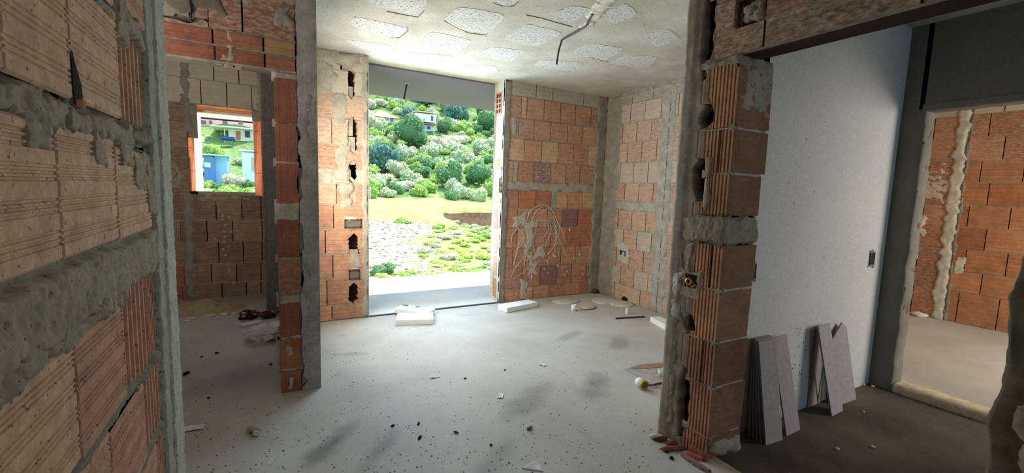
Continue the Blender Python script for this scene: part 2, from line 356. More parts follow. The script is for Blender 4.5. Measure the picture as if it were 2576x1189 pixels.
# ---- wall_back : left stub (x .28-.906), door, right panel (2.5-4.05)
def build_wall_back():
    fr = frame('y', YB, -1)
    g = G()
    X0, XD0, XD1, XC = .285, .908, 2.498, 4.11
    for a, b in ((X0, XD0), (XD1, XC)):                                   # carcass behind the facing
        g.box(a, b, YB+(.10 if a < .5 else .05), YB+.26, 0, H, lin(40, 27, 21))
    # left stub, courses by height, chase left of the door
    chpts = [(p[0], ony(*p[1], YB).z) for p in ()]
    holes = [(865, 132, 165, 18), (884, 165, 250, 6), (887, 295, 385, 8), (887, 402, 520, 7), (890, 588, 648, 9), (890, 712, 765, 9)]
    ch = []
    for px, y0, y1, hw in holes:
        z1 = ony(px, y0, YB).z; z0 = ony(px, y1, YB).z; u = ony(px, (y0+y1)/2, YB).x; ch.append((z0, z1, u, hw*.0056))
    ch[0] = (ch[0][0], ch[0][1], ch[0][2]+.02, .085)
    ch[1] = (ch[1][0], ch[0][0], ch[1][2], .032)
    def chan(v):
        for z0, z1, u, hw in ch:
            if z0 <= v <= z1:
                t = min((v-z0), (z1-v)); k = min(1, t/.05+.15) if (z0, z1) != ch[0][:2] else 1
                w = hw*k*(1+.35*mnoise.noise(Vector((v*38, u*5, 1)))); w2 = hw*k*(1+.6*mnoise.noise(Vector((v*60, u*9, 4))))
                return (u-w, u+w2)
        return (.78, .78)
    zs = [0, .16, .44, .70, .955, 1.21, 1.43, 1.56, 1.81, 2.07, 2.31, 2.54, H]
    cutsL = [[.285, .545, .908], [.285, .50, .908], [.285, .56, .908], [.285, .49, .908], [.285, .57, .908], [.285, .60, .908], [.285, .908], [.285, .62, .908], [.285, .56, .908], [.285, .61, .908], [.285, .53, .908], [.285, .65, .908]]
    for i in range(12):
        sm = .38 if i < 5 else .5 if i < 8 else .62 if i < 10 else .95
        t = {} if i < 10 else {0: PALE, 1: PALE}
        if i == 6: t = {0: MORT+(0.9,)}
        brick_course(g, fr, zs[i], zs[i+1], cutsL[i], t, sm, chan=chan, dep=.11)
    for i in range(1, 12):                                                 # thin bed joints
        a, b = chan(zs[i]); g.prism(fr, rect(.285, a-.004, zs[i]-.006, zs[i]+.013), -.004, -.11, MORT); g.prism(fr, rect(b+.004, .9, zs[i]-.006, zs[i]+.013), -.004, -.11, MORT)
    g.lumpy(fr, .848, .92, 0, H, .012, .006, .02, .012, MORT, 3.1, clip=(0, .915, 0, H))         # plastered door edge
    for u0, u1, v0, v1, sd in ((.58, .70, 1.98, 2.34, 1.), (.60, .72, 1.5, 1.84, 2.), (.30, .72, 1.44, 1.56, 3.), (.63, .74, 1.18, 1.42, 5.), (.29, .84, 2.62, 2.72, 6.), (.285, .34, .2, 1.4, 7.), (.30, .6, 2.3, 2.6, 9.), (.72, .85, .55, .68, 10.)):
        g.lumpy(fr, u0, u1, v0, v1, .006, .004, .025, .014, MORT, sd, .04)
    g.prism(frame('x', XD0, 1), rect(YB-.012, YB+.26, 0, H), .008, 0, MORT)
    # right panel
    def z(px, py): return ony(px, py, YB).z
    yb = [738, 712, 664, 620, 572, 526, 482.5]
    zr = [0]+[z(1440, y) for y in yb[1:]]
    up = [475, 461, 411, 356, 306, 253]; zu = [z(1440, 478)]+[z(1372, y) for y in up[1:]]
    def rowcut(py, xs, o, s): return [2.56]+[ony(o+x*s, py, YB).x for x in xs]+[XC]
    s2, s1 = .2608, .2439
    rows = [(zr[0], zr[1], rowcut(730, (140, 270, 425, 570, 715, 850), 1270, s2), {}), (zr[1], zr[2], rowcut(690, (170, 340, 500, 640, 780, 855), 1270, s2), {2: PURPLE}),
            (zr[2], zr[3], rowcut(640, (75, 235, 400, 540, 680, 825), 1270, s2), {}), (zr[3], zr[4], rowcut(595, (120, 285, 440, 590, 730, 855), 1270, s2), {4: RED, 5: RED}),
            (zr[4], zr[5], rowcut(550, (120, 270, 410, 550, 705, 845), 1270, s2), {4: PURPLE, 5: RED}), (zr[5], zr[6], rowcut(505, (135, 300, 445, 495, 605, 750, 890), 1270, s2), {3: MORT+(0.,), 6: TAN+(.2,), 1: RED, 2: RED}),
            (zu[1], zu[2], rowcut(435, (85, 135, 300, 470, 630, 775, 925), 1270, s1), {1: MORT+(0.,), 2: RED, 3: PURPLE}), (zu[2], zu[3], rowcut(382, (200, 380, 550, 710, 860), 1270, s1), {2: TAN, 4: RED}),
            (zu[3], zu[4], rowcut(330, (110, 145, 300, 475, 645, 800, 945), 1270, s1), {1: MORT+(0.,)}), (zu[4], zu[5], rowcut(280, (170, 228, 405, 575, 730, 890), 1270, s1), {}),
            (zu[5], H, rowcut(225, (325, 500, 820), 1270, s1), {0: MORT+(.6,), 1: MORT+(.6,), 2: MORT+(.6,), 3: MORT+(.6,)})]
    for i, (v0, v1, cuts, t) in enumerate(rows):
        brick_course(g, fr, v0, v1, cuts, t, (.32 if i < 6 else .48), dep=.045)
    g.lumpy(fr, 2.5, 4.0, zr[6]-.004, zu[1]+.004, .006, .003, .018, .012, lin(172, 166, 150), 4.4)   # pale tie band
    g.lumpy(fr, 2.49, 2.585, 0, H, .008, .004, .02, .014, MORTD, 8.8, clip=(2.494, 9, 0, H))
    g.lumpy(fr, 3.93, 4.11, 0, H, .010, .005, .02, .014, MORTD, 6.6)
    g.lumpy(fr, 2.6, 2.68, zu[3]+.02, zu[4], .004, .003, .02, .014, MORT, 6.1)
    # door reveal on the right: plaster skin with bricks showing
    fj = frame('x', XD1, -1)
    g.prism(fj, rect(YB-.012, YB+.26, 0, H), .004, 0, lin(205, 200, 190))
    for v0, v1 in ((.05, .30), (.33, .58), (.62, .88), (.92, 1.16), (1.2, 1.46), (1.66, 1.80)):
        g.prism(fj, jag_poly(YB+.07, YB+.16, v0, v1, .014, 6, int(v0*100)), .007, 0, R.choice(BR), .3, 1.)
    g.prism(fj, rect(YB+.06, YB+.20, 2.34, 2.60), .014, 0, lin(205, 132, 100))
    for a in range(2):
        for b in range(4): g.prism(fj, rect(YB+.075+a*.06, YB+.12+a*.06, 2.355+b*.06, 2.40+b*.06), .0145, .013, DARK)
    o = g.build('wall_back', M_BRICK); o['kind'] = 'structure'
    # plaster flung over the bricks, strands fanning to the right and down
    w = G()
    def wp(x, y): p = ony(1270+x*s2, 470+y*s2, YB); return p
    def strand(pts, r=.006):
        q = [wp(*p) for p in pts]; P = []
        for i in range(len(q)-1):
            p0, p1, p2, p3 = q[max(i-1, 0)], q[i], q[i+1], q[min(i+2, len(q)-1)]
            for k in range(7):
                t = k/7; P.append(.5*((2*p1)+(p2-p0)*t+(2*p0-5*p1+4*p2-p3)*t*t+(3*p1-p0-3*p2+p3)*t**3))
        P.append(q[-1]); P = [Vector((p.x, YB-.004, p.z)) for p in P]
        w.tube(P, lambda t: r*(1-.35*t), lin(196, 188, 172), 6)
    for st in (((215, 300), (260, 225), (330, 180), (400, 175), (460, 230), (500, 320), (550, 420), (590, 540)), ((260, 330), (290, 250), (350, 200), (420, 195), (480, 270), (520, 380), (560, 450), (585, 520)),
               ((280, 300), (340, 255), (420, 245), (470, 300), (500, 400), (520, 520), (520, 700)), ((300, 330), (370, 315), (430, 340), (445, 420), (410, 520), (385, 580)), ((290, 340), (340, 325), (400, 330), (425, 390), (390, 460), (330, 540)),
               ((320, 330), (400, 320), (460, 350), (490, 450), (470, 570), (400, 660)), ((470, 330), (500, 430), (490, 540), (440, 620), (380, 680)), ((450, 300), (520, 350), (515, 500), (470, 640)),
               ((110, 390), (160, 420), (185, 500), (130, 600), (90, 740)), ((120, 400), (70, 470), (60, 580)), ((190, 480), (140, 540), (110, 640), (80, 760)), ((210, 600), (180, 680), (100, 780), (60, 870)), ((230, 620), (270, 700), (200, 800), (80, 890)),
               ((210, 560), (190, 720), (180, 850)), ((255, 620), (250, 760), (260, 930)), ((270, 600), (300, 680), (240, 800), (235, 880)), ((130, 520), (180, 530), (220, 600)), ((300, 420), (270, 520), (290, 640)), ((240, 220), (220, 300), (230, 360)), ((500, 480), (540, 540), (590, 660))):
        strand(st, R.uniform(.004, .0075))
    def pat(x0, x1, y0, y1, sd, j=.05, h=.007):
        a, b = wp(x0, y1), wp(x1, y0); w.lumpy(fr, a.x, b.x, a.z, b.z, h, .005, .018, .012, lin(184, 177, 162), sd, j)
    for a in ((80, 200, 250, 380, 1.3), (190, 320, 330, 420, 2.3), (200, 280, 420, 580, 3.3), (290, 390, 560, 690, 4.3), (195, 240, 580, 760, 5.3), (150, 215, 900, 1080, 6.3, .03), (230, 320, 740, 860, 7.3, .06), (245, 270, 840, 920, 8.3, .02)): pat(*a)
    for x, y, r in ((380, 790, 9), (415, 720, 10), (415, 830, 7), (470, 660, 12), (510, 760, 12), (555, 780, 8), (600, 815, 9), (545, 850, 7), (575, 845, 8), (640, 590, 6), (665, 690, 9), (722, 650, 10), (740, 780, 9), (765, 790, 8), (750, 840, 9), (830, 690, 6), (810, 840, 7), (845, 800, 8), (580, 770, 6), (625, 410, 12), (880, 290, 7), (490, 670, 8), (430, 690, 7), (590, 640, 5)):
        p = wp(x, y); w.blob((p.x, YB-.002, p.z), r*.0013, .006, r*.002, .4, 2, x, lin(204, 196, 180), 2)
    w.build('plaster_splash', M_TINT, o)
    return o
wall_back = build_wall_back()

# ---- wall_right of the main room, x = 4.05
def build_wall_right():
    XR = 4.10; fr = frame('x', XR, -1); g = G()
    g.box(XR+.05, XR+.22, 1.72, YB+.05, 0, H, lin(70, 48, 38))
    s, o = .2691, 1490   # upper crop scale
    def up(x, y): return onx(1490+x*.26906, 180+y*.26906, XR)
    def lo(x, y): return onx(1490+x*.28605, 480+y*.28605, XR)
    zs = [0, lo(300, 690).z*.0+.115, lo(330, 690).z, lo(330, 515).z, lo(330, 345).z, lo(330, 175).z, up(380, 1045).z, up(380, 855).z, up(380, 665).z, up(380, 480).z, up(380, 300).z, H]
    zs[1] = lo(330, 850).z
    yb = onx(1600, 400, XR).y
    band0, band1 = pxs('x', XR, 500, (1650, 1668))     # vertical conduit strip
    def cuts(py, xs, f): return sorted([1.8]+[f(x, py).y for x in xs]+[YB])
    rows = [(0, zs[1], cuts(900, (190, 420, 620), lo)), (zs[1], zs[2], cuts(770, (245, 365, 490, 625), lo)), (zs[2], zs[3], cuts(600, (210, 325, 450, 690), lo)), (zs[3], zs[4], cuts(430, (270, 390, 520, 660), lo)),
            (zs[4], zs[5]-.0, cuts(260, (225, 345, 470, 640), lo)), (zs[5]+.12, zs[6], cuts(1120, (305, 435, 570, 725), up)), (zs[6], zs[7], cuts(950, (260, 385, 520, 700), up)), (zs[7], zs[8], cuts(750, (330, 460, 600, 755), up)),
            (zs[8], zs[9], cuts(570, (285, 415, 550, 730), up)), (zs[9], zs[10], cuts(380, (360, 495, 645, 805), up)), (zs[10], H, cuts(230, (380, 570, 720), up))]
    for i, (v0, v1, c) in enumerate(rows):
        t = {}
        if i >= 10: t = {k: lin(166, 158, 146)+(.5,) for k in range(6)}
        elif i in (6, 9): t = {k: PALE for k in range(0, 6)}
        elif i in (1, 3): t = {len(c)-2: PALE, len(c)-4: PALE}
        brick_course(g, fr, v0, v1, c, t, .54 if i < 6 else .62, dep=.045)
    g.lumpy(fr, 1.8, YB, zs[5], zs[5]+.125, .006, .004, .02, .016, MORT, 12.1)
    a, b = sorted((onx(1648, 600, XR).y, onx(1672, 600, XR).y))
    g.lumpy(fr, a-.05, b+.03, 0, H-.02, .012, .006, .03, .016, lin(172, 167, 154), 13.3)
    g.lumpy(fr, onx(1553, 500, XR).y, YB, 0, H, .010, .005, .03, .016, MORTD, 14.4)
    g.lumpy(fr, 2.2, 4.6, H-.075, H-.03, .012, .01, .02, .016, MORT, 18.4, .02)
    n = G(); n.tube([Vector((XR-.012, (a+b)/2-.03, z_*.1)) for z_ in range(0, 27)], .006, lin(90, 84, 76), 6)
    o_ = g.build('wall_right', M_BRICK); o_['kind'] = 'structure'
    p = lo(275, 545)
    k = G(); k.lumpy(fr, p.y-.10, p.y+.10, p.z-.13, p.z+.11, .008, .003, .02, .012, lin(190, 185, 172), 21.7, .04)
    k.build('plaster_patch', M_TINT, o_)
    k = G(); k.tube([Vector((XR-.006, (a+b)/2-.03-.0, z_*.1)) for z_ in range(0, 27)], .008, lin(92, 86, 78), 6)
    k.build('conduit_groove', M_TINT, o_)
    mk = G()                                                              # dark brushed mark on the patch
    def bar(y0, y1, z0, z1): mk.prism(fr, rect(y0, y1, z0, z1), .0155, .006, lin(52, 48, 46))
    q = lo(255, 540); q2 = lo(282, 548)
    bar(q.y-.012, q.y+.016, q.z-.03, q.z+.032); bar(q.y-.026, q.y-.014, q.z-.012, q.z+.02)
    bar(q2.y-.03, q2.y+.025, q2.z+.022, q2.z+.034); bar(q2.y-.03, q2.y-.018, q2.z-.04, q2.z+.024)
    mk.build('brushed_mark', M_TINT, o_)
    return o_
wall_right = build_wall_right()

# ---- wall_left : the near brick wall, x = -.35, with real extruded grooves
def build_wall_left():
    XL = -.35; fr = frame('x', XL, 1); g = G(); rr = random.Random(3)
    g.box(XL-.13, XL-.05, -3, 2.2, 0, H, lin(60, 42, 32)); g.box(XL-.13, XL-.006, 1.93, 2.2, 0, H, MORTD)
    # groove profiles across a 25 cm brick: (position, depth)
    def profile(n, dep):
        P = [(0, -.006), (.006, 0)]
        groups = [.045, .105, .165, .22] if n == 'h' else None
        if groups:
            for c in groups:
                for k in (-1, 0, 1):
                    x = c+k*.0115
                    P += [(x-.0042, 0), (x-.0024, -dep), (x+.0018, -dep*.9), (x+.0034, 0)]
            P += [(.249, 0), (.255, -.006)]
        else:
            P = []
            for k in range(6):
                x = .012+k*.045
                P += [(x-.010, 0), (x-.004, 0), (x, -dep), (x+.026, -dep), (x+.030, 0)]
        return P
    PH, PV = profile('h', .0035), profile('v', .013)
    def ribbed(u0, u1, v0, v1, tint, vert=False, d=0.):
        k = rr.uniform(.94, 1.06); tint = tuple(x*k for x in tint)
        W_ = (u1-u0) if vert else (v1-v0)
        pr = PV if vert else PH; L0 = pr[-1][0] if not vert else .27
        rows = []
        cut = [(x*W_/L0, q) for x, q in pr if x <= L0+1e-6]
        P = []
        for x, q in cut:
            if vert: P.append([fr(u0+x, v, d+q) for v in (v0, v1)])
            else: P.append([fr(u, v0+x, d+q) for u in (u0, u1)])
        g.grid(P, tint, .18, 0, smooth=False)
        for j in (0, 1):                                                  # ragged end caps follow the grooves
            for a in range(len(cut)-1):
                (x0, q0), (x1, q1) = cut[a], cut[a+1]
                if vert: g.face([fr(u0+x0, (v0, v1)[j], d+q0), fr(u0+x1, (v0, v1)[j], d+q1), fr(u0+x1, (v0, v1)[j], -.05), fr(u0+x0, (v0, v1)[j], -.05)], tint)
                else: g.face([fr((u0, u1)[j], v0+x0, d+q0), fr((u0, u1)[j], v0+x1, d+q1), fr((u0, u1)[j], v0+x1, -.05), fr((u0, u1)[j], v0+x0, -.05)], tint)
    OR = lin(194, 156, 124); OR2 = lin(184, 142, 114); PK = lin(182, 136, 110)
    # courses: (z0, z1, joints, ribbed upright pieces)
    ribbed(.99, 1.249, 1.575, 1.83, OR); ribbed(1.262, 1.597, 1.578, 1.835, OR); ribbed(.6, .98, 1.575, 1.83, OR); ribbed(.2, .59, 1.575, 1.83, OR2)
    ribbed(1.638, 1.915, 1.585, 1.845, OR2, True, -.012)
    ribbed(1.60, 1.93, 1.905, 2.16, OR2); ribbed(1.2, 1.59, 1.87, 2.12, OR); ribbed(.7, 1.19, 1.87, 2.12, OR)
    for a, b in ((.3, .69), (.7, 1.1), (1.11, 1.5), (1.51, 1.92)): ribbed(a, b, 2.18, 2.43, OR); ribbed(a-.2, b-.2, 2.45, 2.7, OR)
    ribbed(.78, 1.143, 1.256, 1.515, OR); ribbed(1.158, 1.505, 1.256, 1.518, OR); ribbed(1.52, 1.885, 1.252, 1.50, OR); ribbed(.4, .77, 1.256, 1.515, OR)
    ribbed(.8, 1.158, .838, 1.088, OR); ribbed(1.172, 1.494, .828, 1.090, PK); ribbed(.45, .79, .838, 1.088, OR)
    ribbed(1.525, 1.80, .815, 1.112, PK, True, -.008); ribbed(1.815, 1.935, .80, 1.112, PK, True, -.014)
    ribbed(1.345, 1.66, .55, .795, PK); ribbed(.95, 1.33, .55, .815, OR2); ribbed(1.70, 1.93, .50, .785, PK, True, -.010)
    ribbed(1.15, 1.45, .28, .535, OR2); ribbed(1.46, 1.78, .28, .535, PK); ribbed(1.79, 1.93, .22, .49, PK, True, -.01); ribbed(1.3, 1.6, .01, .265, PK); ribbed(1.61, 1.93, .01, .265, PK)
    # mortar: lumpy joint between the upper courses, squeezed out and hanging over the bricks
    MG = lin(142, 131, 108); MG2 = lin(122, 114, 96)
    g.lumpy(fr, .2, 1.22, 1.505, 1.565, .006, .011, .010, .006, MG, 1.7, .018)
    g.lumpy(fr, 1.2, 1.68, 1.512, 1.560, .005, .010, .010, .006, MG, 2.9, .016)
    g.lumpy(fr, 1.66, 1.96, 1.525, 1.572, .006, .012, .012, .006, MG2, 3.9, .012)
    for a in ((1.36, 1.44, 1.44, 1.54, 4.1), (1.56, 1.70, 1.45, 1.54, 5.1), (1.70, 1.88, 1.38, 1.49, 6.1), (1.84, 1.96, 1.30, 1.46, 7.1), (1.04, 1.12, 1.47, 1.54, 8.2)): g.lumpy(fr, *a[:4], .003, .007, .008, .006, MG, a[4], .020)
    g.lumpy(fr, .2, 1.95, 1.108, 1.240, .003, .006, .010, .006, MG, 9.3, .010, fs=2.)      # broad bed
    g.lumpy(fr, .2, 1.55, 1.082, 1.12, .006, .012, .012, .008, MG, 9.9, .016)
    g.lumpy(fr, .9, 1.60, .808, .832, .000, .006, .010, .007, MG2, 10.3, .008)
    g.lumpy(fr, 1.60, 1.95, .785, .806, .000, .006, .010, .007, MG2, 10.9, .010)
    g.lumpy(fr, .9, 1.9, .53, .555, .000, .006, .010, .01, MG2, 11.3, .008); g.lumpy(fr, .9, 1.9, .262, .285, .000, .006, .010, .01, MG2, 11.7, .008)
    g.lumpy(fr, 1.60, 1.86, 1.83, 1.90, .005, .009, .01, .006, MG, 12.3, .02)
    g.lumpy(fr, 1.58, 1.70, 1.80, 2.05, .004, .008, .01, .006, MG, 12.9, .02)
    g.lumpy(fr, .2, 1.6, 1.832, 1.866, .004, .01, .012, .008, MG, 13.3, .01)
    g.lumpy(fr, 1.93, 2.215, 0, H, .003, .005, .012, .008, lin(150, 148, 134), 14.3, .010, clip=(0, 2.20, 0, H), fs=1.5)
    g.lumpy(fr, 2.03, 2.205, 0, H, .011, .005, .012, .007, lin(172, 170, 156), 15.3, .008, clip=(0, 2.20, 0, H), fs=1.5)
    # rounded nose of render on the end
    P = []
    for i in range(120):
        z = H*i/119; row = []
        for k in range(9):
            a = math.pi*.5*k/8; n_ = fbm((0, z*14, k*.4), 4)*.0022
            row.append(Vector((XL-.012+(.022+n_)*math.cos(a), 2.195+(.02+n_)*math.sin(a), z)))
        row.append(Vector((XL-.13, 2.215, z))); P.append(row)
    g.grid(P, lin(186, 184, 170))
    o = g.build('wall_left', M_NEAR); o['kind'] = 'structure'
    sp = G()
    for c in ((1.262, 1.585),):
        sp.prism(fr, [(1.254, 1.566), (1.304, 1.572), (1.303, 1.612), (1.278, 1.648), (1.262, 1.676), (1.255, 1.67)], .0015, 0, lin(30, 19, 12))  # dark wedge laid flat, its colour stands for the shade in the void
        sp.blob(fr(1.283, 1.572, .0), .012, .02, .012, .4, 2, 3, lin(170, 118, 84), 2)
    sp.build('broken_corner', M_STONE, o)
    return o
build_wall_left()

# ---- left opening: brick header and pier, y = 3.20
def build_wall_middle():
    YP = 3.20; fr = frame('y', YP, -1); g = G()
    g.box(.05, .281, YP+.04, YP+.10, 0, H, DARK)
    g.box(-.85, .281, YP+.04, YP+.10, 2.112, H, DARK); g.box(-.85, .281, YP+.10, YP+.12, 2.112, H, MORTD)
    BRD = [lin(156, 100, 80), lin(148, 94, 76), lin(162, 108, 86)]
    # pier bricks with upright ribs
    def jr(z): return .168+.012*fbm((z*7, 3.3, 1), 4)+.006*mnoise.noise(Vector((z*40, 1, 1)))
    for v0, v1, t, d in ((0, .15, BRD[0], .2), (.165, .375, lin(168, 108, 78), .25), (.39, .62, BRD[1], .25), (.672, .915, lin(166, 114, 90), .4), (.928, 1.18, BRD[1], .3), (1.285, 1.54, BRD[0], .15), (1.552, 1.79, BRD[2], .15), (1.80, 2.075, BRD[0], .2)):
        n = 10; rp = [(.166 if v1 > 1 else .172, v) for v in (v0, v1)]
        poly = [(.043, v0)]+[(jr(v0+(v1-v0)*i/n), v0+(v1-v0)*i/n) for i in range(n+1)]+[(.043, v1)]
        g.prism(fr, poly, 0, -.10, t, d, 1., True)
    for v0, v1, hh in ((.148, .168, .002), (.372, .393, .006), (.615, .678, .004), (.912, .932, 0), (1.17, 1.292, .004), (1.538, 1.556, 0), (1.788, 1.802, .004), (2.07, 2.112, 0)):
        g.lumpy(fr, .045, .175, v0, v1, hh, .006, .01, .007, MORT, v0*9+1, .008)
    # plastered pier end with a broken inner edge
    fx = frame('x', .281, 1)
    P = [(jr(H*i/90)+.006+.004*(i % 2), H*i/90) for i in range(91)]
    holes = [(.02, .10), (.96, 1.16), (1.30, 1.62), (1.69, 1.78)]
    def inner(v):
        x = jr(v)+.004
        for a, b in holes:
            if a < v < b: x += .018*min(1, min(v-a, b-v)/.02)
        if .05 < v < .25 or .7 < v < .95: x += .01
        return x
    poly = [(.286, 0), (.286, H)]+[(inner(H*(1-i/150)), H*(1-i/150)) for i in range(151)]
    g.prism(fr, poly, .010, -.10, lin(168, 163, 155), 0, 0)
    g.lumpy(fr, .205, .300, 0, H, .0105, .004, .02, .012, lin(170, 165, 157), 31., .012, clip=(0, .2895, 0, H))
    for a in ((.165, .24, .18, .34, 32.), (.20, .27, .6, .9, 33.), (.19, .26, 1.6, 2.0, 35.), (.06, .15, 2.40, 2.52, 34.)): g.lumpy(fr, *a[:4], .012, .004, .02, .012, lin(156, 151, 142), a[4], .03, clip=(.05, .288, 0, H))
    g.box(.2805, .290, YP-.012, YP+.12, 0, H, MORT)
    g.lumpy(fr, .07, .14, .24, .34, .003, .004, .02, .01, MORT, 36., .03); g.lumpy(fr, .08, .12, .02, .11, .003, .004, .015, .01, lin(190, 182, 170), 37., .02)
    # header courses
    a = [-.95, -.62, -.262, -.005, .168]
    brick_course(g, fr, 2.112, 2.205, a, {0: BRD[1]+(.2,), 1: BRD[0]+(.2,), 2: BRD[1]+(.2,), 3: BRD[2]+(.1,)}, .25, dep=.11)
    brick_course(g, fr, 2.205, 2.30, [-.95, -.55, -.27, -.01, .168], {1: BRD[0]+(.3,), 2: BRD[2]+(.2,), 3: lin(176, 138, 98)+(.2,)}, .3, dep=.05)
    brick_course(g, fr, 2.30, 2.545, [-.95, -.72], {0: MORTD+(.3,)}, .3, dep=.05)
    brick_course(g, fr, 2.30, 2.545, [-.29, -.118, .168], {0: BRD[0]+(.5,), 1: BRD[2]+(.5,)}, .5, dep=.05)
    brick_course(g, fr, 2.545, H, [-.95, -.6, -.25, .05, .168], {k: MORTD+(.3,) for k in range(4)}, .3, dep=.05)
    # courses round the wire hole
    hz0, hz1 = 2.312, 2.352
    g.prism(fr, [(-.72, 2.312), (-.45, 2.335), (-.438, 2.352), (-.38, 2.345), (-.372, 2.545), (-.72, 2.545)], 0, -.05, MORTD, .3)
    g.prism(fr, [(-.36, 2.35), (-.312, 2.35), (-.29, 2.35), (-.29, 2.545), (-.362, 2.545)], 0, -.05, lin(150, 118, 98), .5)
    g.prism(fr, [(-.72, 2.30), (-.29, 2.30), (-.29, 2.33), (-.315, 2.345), (-.35, 2.318), (-.385, 2.308), (-.44, 2.318), (-.72, 2.312)], 0, -.05, lin(140, 116, 100), .5)
    g.lumpy(fr, -.30, .17, 2.535, H, .004, .004, .02, .014, MORTD, 38., .05)
    g.lumpy(fr, -.9, -.2, 2.40, H, .003, .004, .02, .014, lin(112, 106, 92), 39., .06)
    for q in ((-.20, -.16, 2.12, 2.31, 41.), (-.24, -.19, 2.13, 2.18, 42.)): g.lumpy(fr, *q[:4], .003, .003, .012, .01, lin(168, 152, 136), q[4], .015)
    o = g.build('wall_middle', M_BRICK); o['kind'] = 'structure'
    w = G(); p = ony(478, 0, YP-.004); q = ony(480, 45, YP-.004)
    w.tube([p, (p+q)/2+Vector((.006, -.006, 0)), q, q+Vector((.004, .02, -.008))], .0045, lin(24, 22, 22), 6)
    w.build('hanging_wire', M_PLASTIC, o)
    return o
build_wall_middle()

# ---- left room: window wall y = 6.2, column, partition
def build_left_room():
    YW = 6.20; fr = frame('y', YW, -1); g = G()
    z0, z1 = 1.245, 2.268; xi0, xi1 = ony(474, 380, YW).x, ony(658, 380, YW).x
    XA, XB = -1.75, .42
    wy = YW+.30
    for a, b, c, d in ((XA, xi0-.05, 0, H), (xi1+.05, XB, 0, H), (xi0-.05, xi1+.05, 0, z0-.01), (xi0-.05, xi1+.05, z1+.01, H)): g.box(a, b, YW+.04, wy, c, d, lin(66, 48, 38))
    def zz(py): return ony(570, py, YW).z
    zr = [0, zz(713), zz(663), zz(609), zz(555), z0]
    def X(xs, py): return [ony(420+x*.2692, py, YW).x for x in xs]
    cuts = [X((150, 515, 745, 880), 735), X((165, 280, 415, 650, 880), 690), X((260, 485, 715, 890), 640), X((130, 375, 615, 890), 580), X((180, 460, 700, 880), 530)]
    CT = [lin(152, 126, 106), lin(144, 118, 100), lin(162, 136, 114)]
    for i in range(5):
        t = {k: R.choice(CT) for k in range(9)}
        if i in (0, 1): t[2] = lin(168, 108, 80)
        brick_course(g, fr, zr[i], zr[i+1], [XA, -1.3, -1.05]+cuts[i]+[XB], t, .34, dep=.045)
    top = [z1, ony(560, 208, YW).z, ony(560, 150, YW).z, H]
    GT = lin(212, 200, 174)
    for i in range(3):
        cs = [X((), 0), ]
        xs = [[505, 570, 633], [537, 600], [520, 585, 640]][i]
        brick_course(g, fr, top[i], top[i+1], [XA, -1.25]+[ony(x, 230-60*i, YW).x for x in xs]+[XB], {k: GT+(.7,) for k in range(8)}, .6, dep=.045)
    for i, (a, b) in enumerate(((z0, 1.50), (1.50, 1.78), (1.78, 2.04), (2.04, z1))):
        brick_course(g, fr, a, b, [XA, -1.25, -1.0, xi0], {k: R.choice(CT) for k in range(3)}, .4, dep=.045)
        brick_course(g, fr, a, b, [xi1, XB], {0: GT+(.5,)}, .4, dep=.045)
    xa, xb = ony(467, 620, YW).x, ony(487, 620, YW).x
    g.lumpy(fr, xa, xb, 0, z0-.02, .012, .006, .03, .016, lin(150, 143, 130), 51.)
    xa, xb = ony(456, 220, YW).x, ony(476, 220, YW).x
    g.lumpy(fr, xa, xb, 1.95, H, .012, .008, .03, .016, lin(150, 143, 130), 52.)
    g.lumpy(fr, ony(646, 200, YW).x, ony(665, 200, YW).x, 2.2, H, .012, .01, .03, .016, lin(160, 152, 138), 53.)
    g.lumpy(fr, -.75, -.2, z0-.06, z0-.01, .006, .006, .02, .014, lin(172, 162, 146), 54., .03)
    g.lumpy(fr, -1.2, -.85, 1.3, 1.6, .003, .006, .02, .016, lin(166, 154, 136), 55., .05)
    # splayed brick reveals, outer opening narrower
    yo = YW+.26; xo0, xo1 = ony(489, 380, yo).x, ony(641, 380, yo).x; zo1 = ony(560, 281, yo).z; zo0 = ony(560, 493, yo).z
    RC = lin(212, 112, 62)
    zs = [z0, 1.52, 1.78, 2.03, z1]
    for i in range(4):
        for xi, xo in ((xi0, xo0), (xi1, xo1)):
            a, b = zs[i]+(.004 if i else 0), zs[i+1]
            q = [Vector((xi, YW+.0, a)), Vector((xo, yo, a)), Vector((xo, yo, b)), Vector((xi, YW+.0, b))]
            if xi == xi0: q = q[::-1]
            g.face(q, RC, .12)
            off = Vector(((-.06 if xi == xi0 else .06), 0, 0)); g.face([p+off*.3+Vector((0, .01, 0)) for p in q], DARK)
    g.face([Vector((xi0, YW, z1)), Vector((xi1, YW, z1)), Vector((xo1, yo, zo1)), Vector((xo0, yo, zo1))], lin(206, 122, 84), .3)
    g.face([Vector((xi0, YW, z0)), Vector((xo0, yo, zo0-.02)), Vector((xo1, yo, zo0-.02)), Vector((xi1, YW, z0))], lin(196, 190, 178))
    for a, b, c, d in ((XA, xo0, 0, H), (xo1, XB, 0, H), (xo0, xo1, 0, zo0-.02), (xo0, xo1, zo1, H)): g.box(a, b, yo, yo+.05, c, d, lin(200, 196, 186))
    k = G()
    for i, (x, y) in enumerate(((560, 552), (566, 566), (564, 583), (567, 595), (564, 608), (561, 627), (568, 641), (572, 664), (577, 677), (585, 690), (588, 712), (552, 530), (560, 543), (577, 547), (582, 583), (597, 597), (540, 600))):
        p = ony(x, y, YW-.001); k.blob(p, .016, .006, .018, .4, 2, i, lin(182, 172, 156), 2)
    o = g.build('wall_window', M_BRICK); o['kind'] = 'structure'
    k.build('plaster_dabs', M_TINT, o)
    # white subframe of the window
    w = G(); wc = lin(236, 236, 232); t0 = yo+.005; t1 = yo+.13
    xf = ony(508, 400, t0).x
    P = G(); ys = yo+.30; xs = ony(509, 400, ys).x
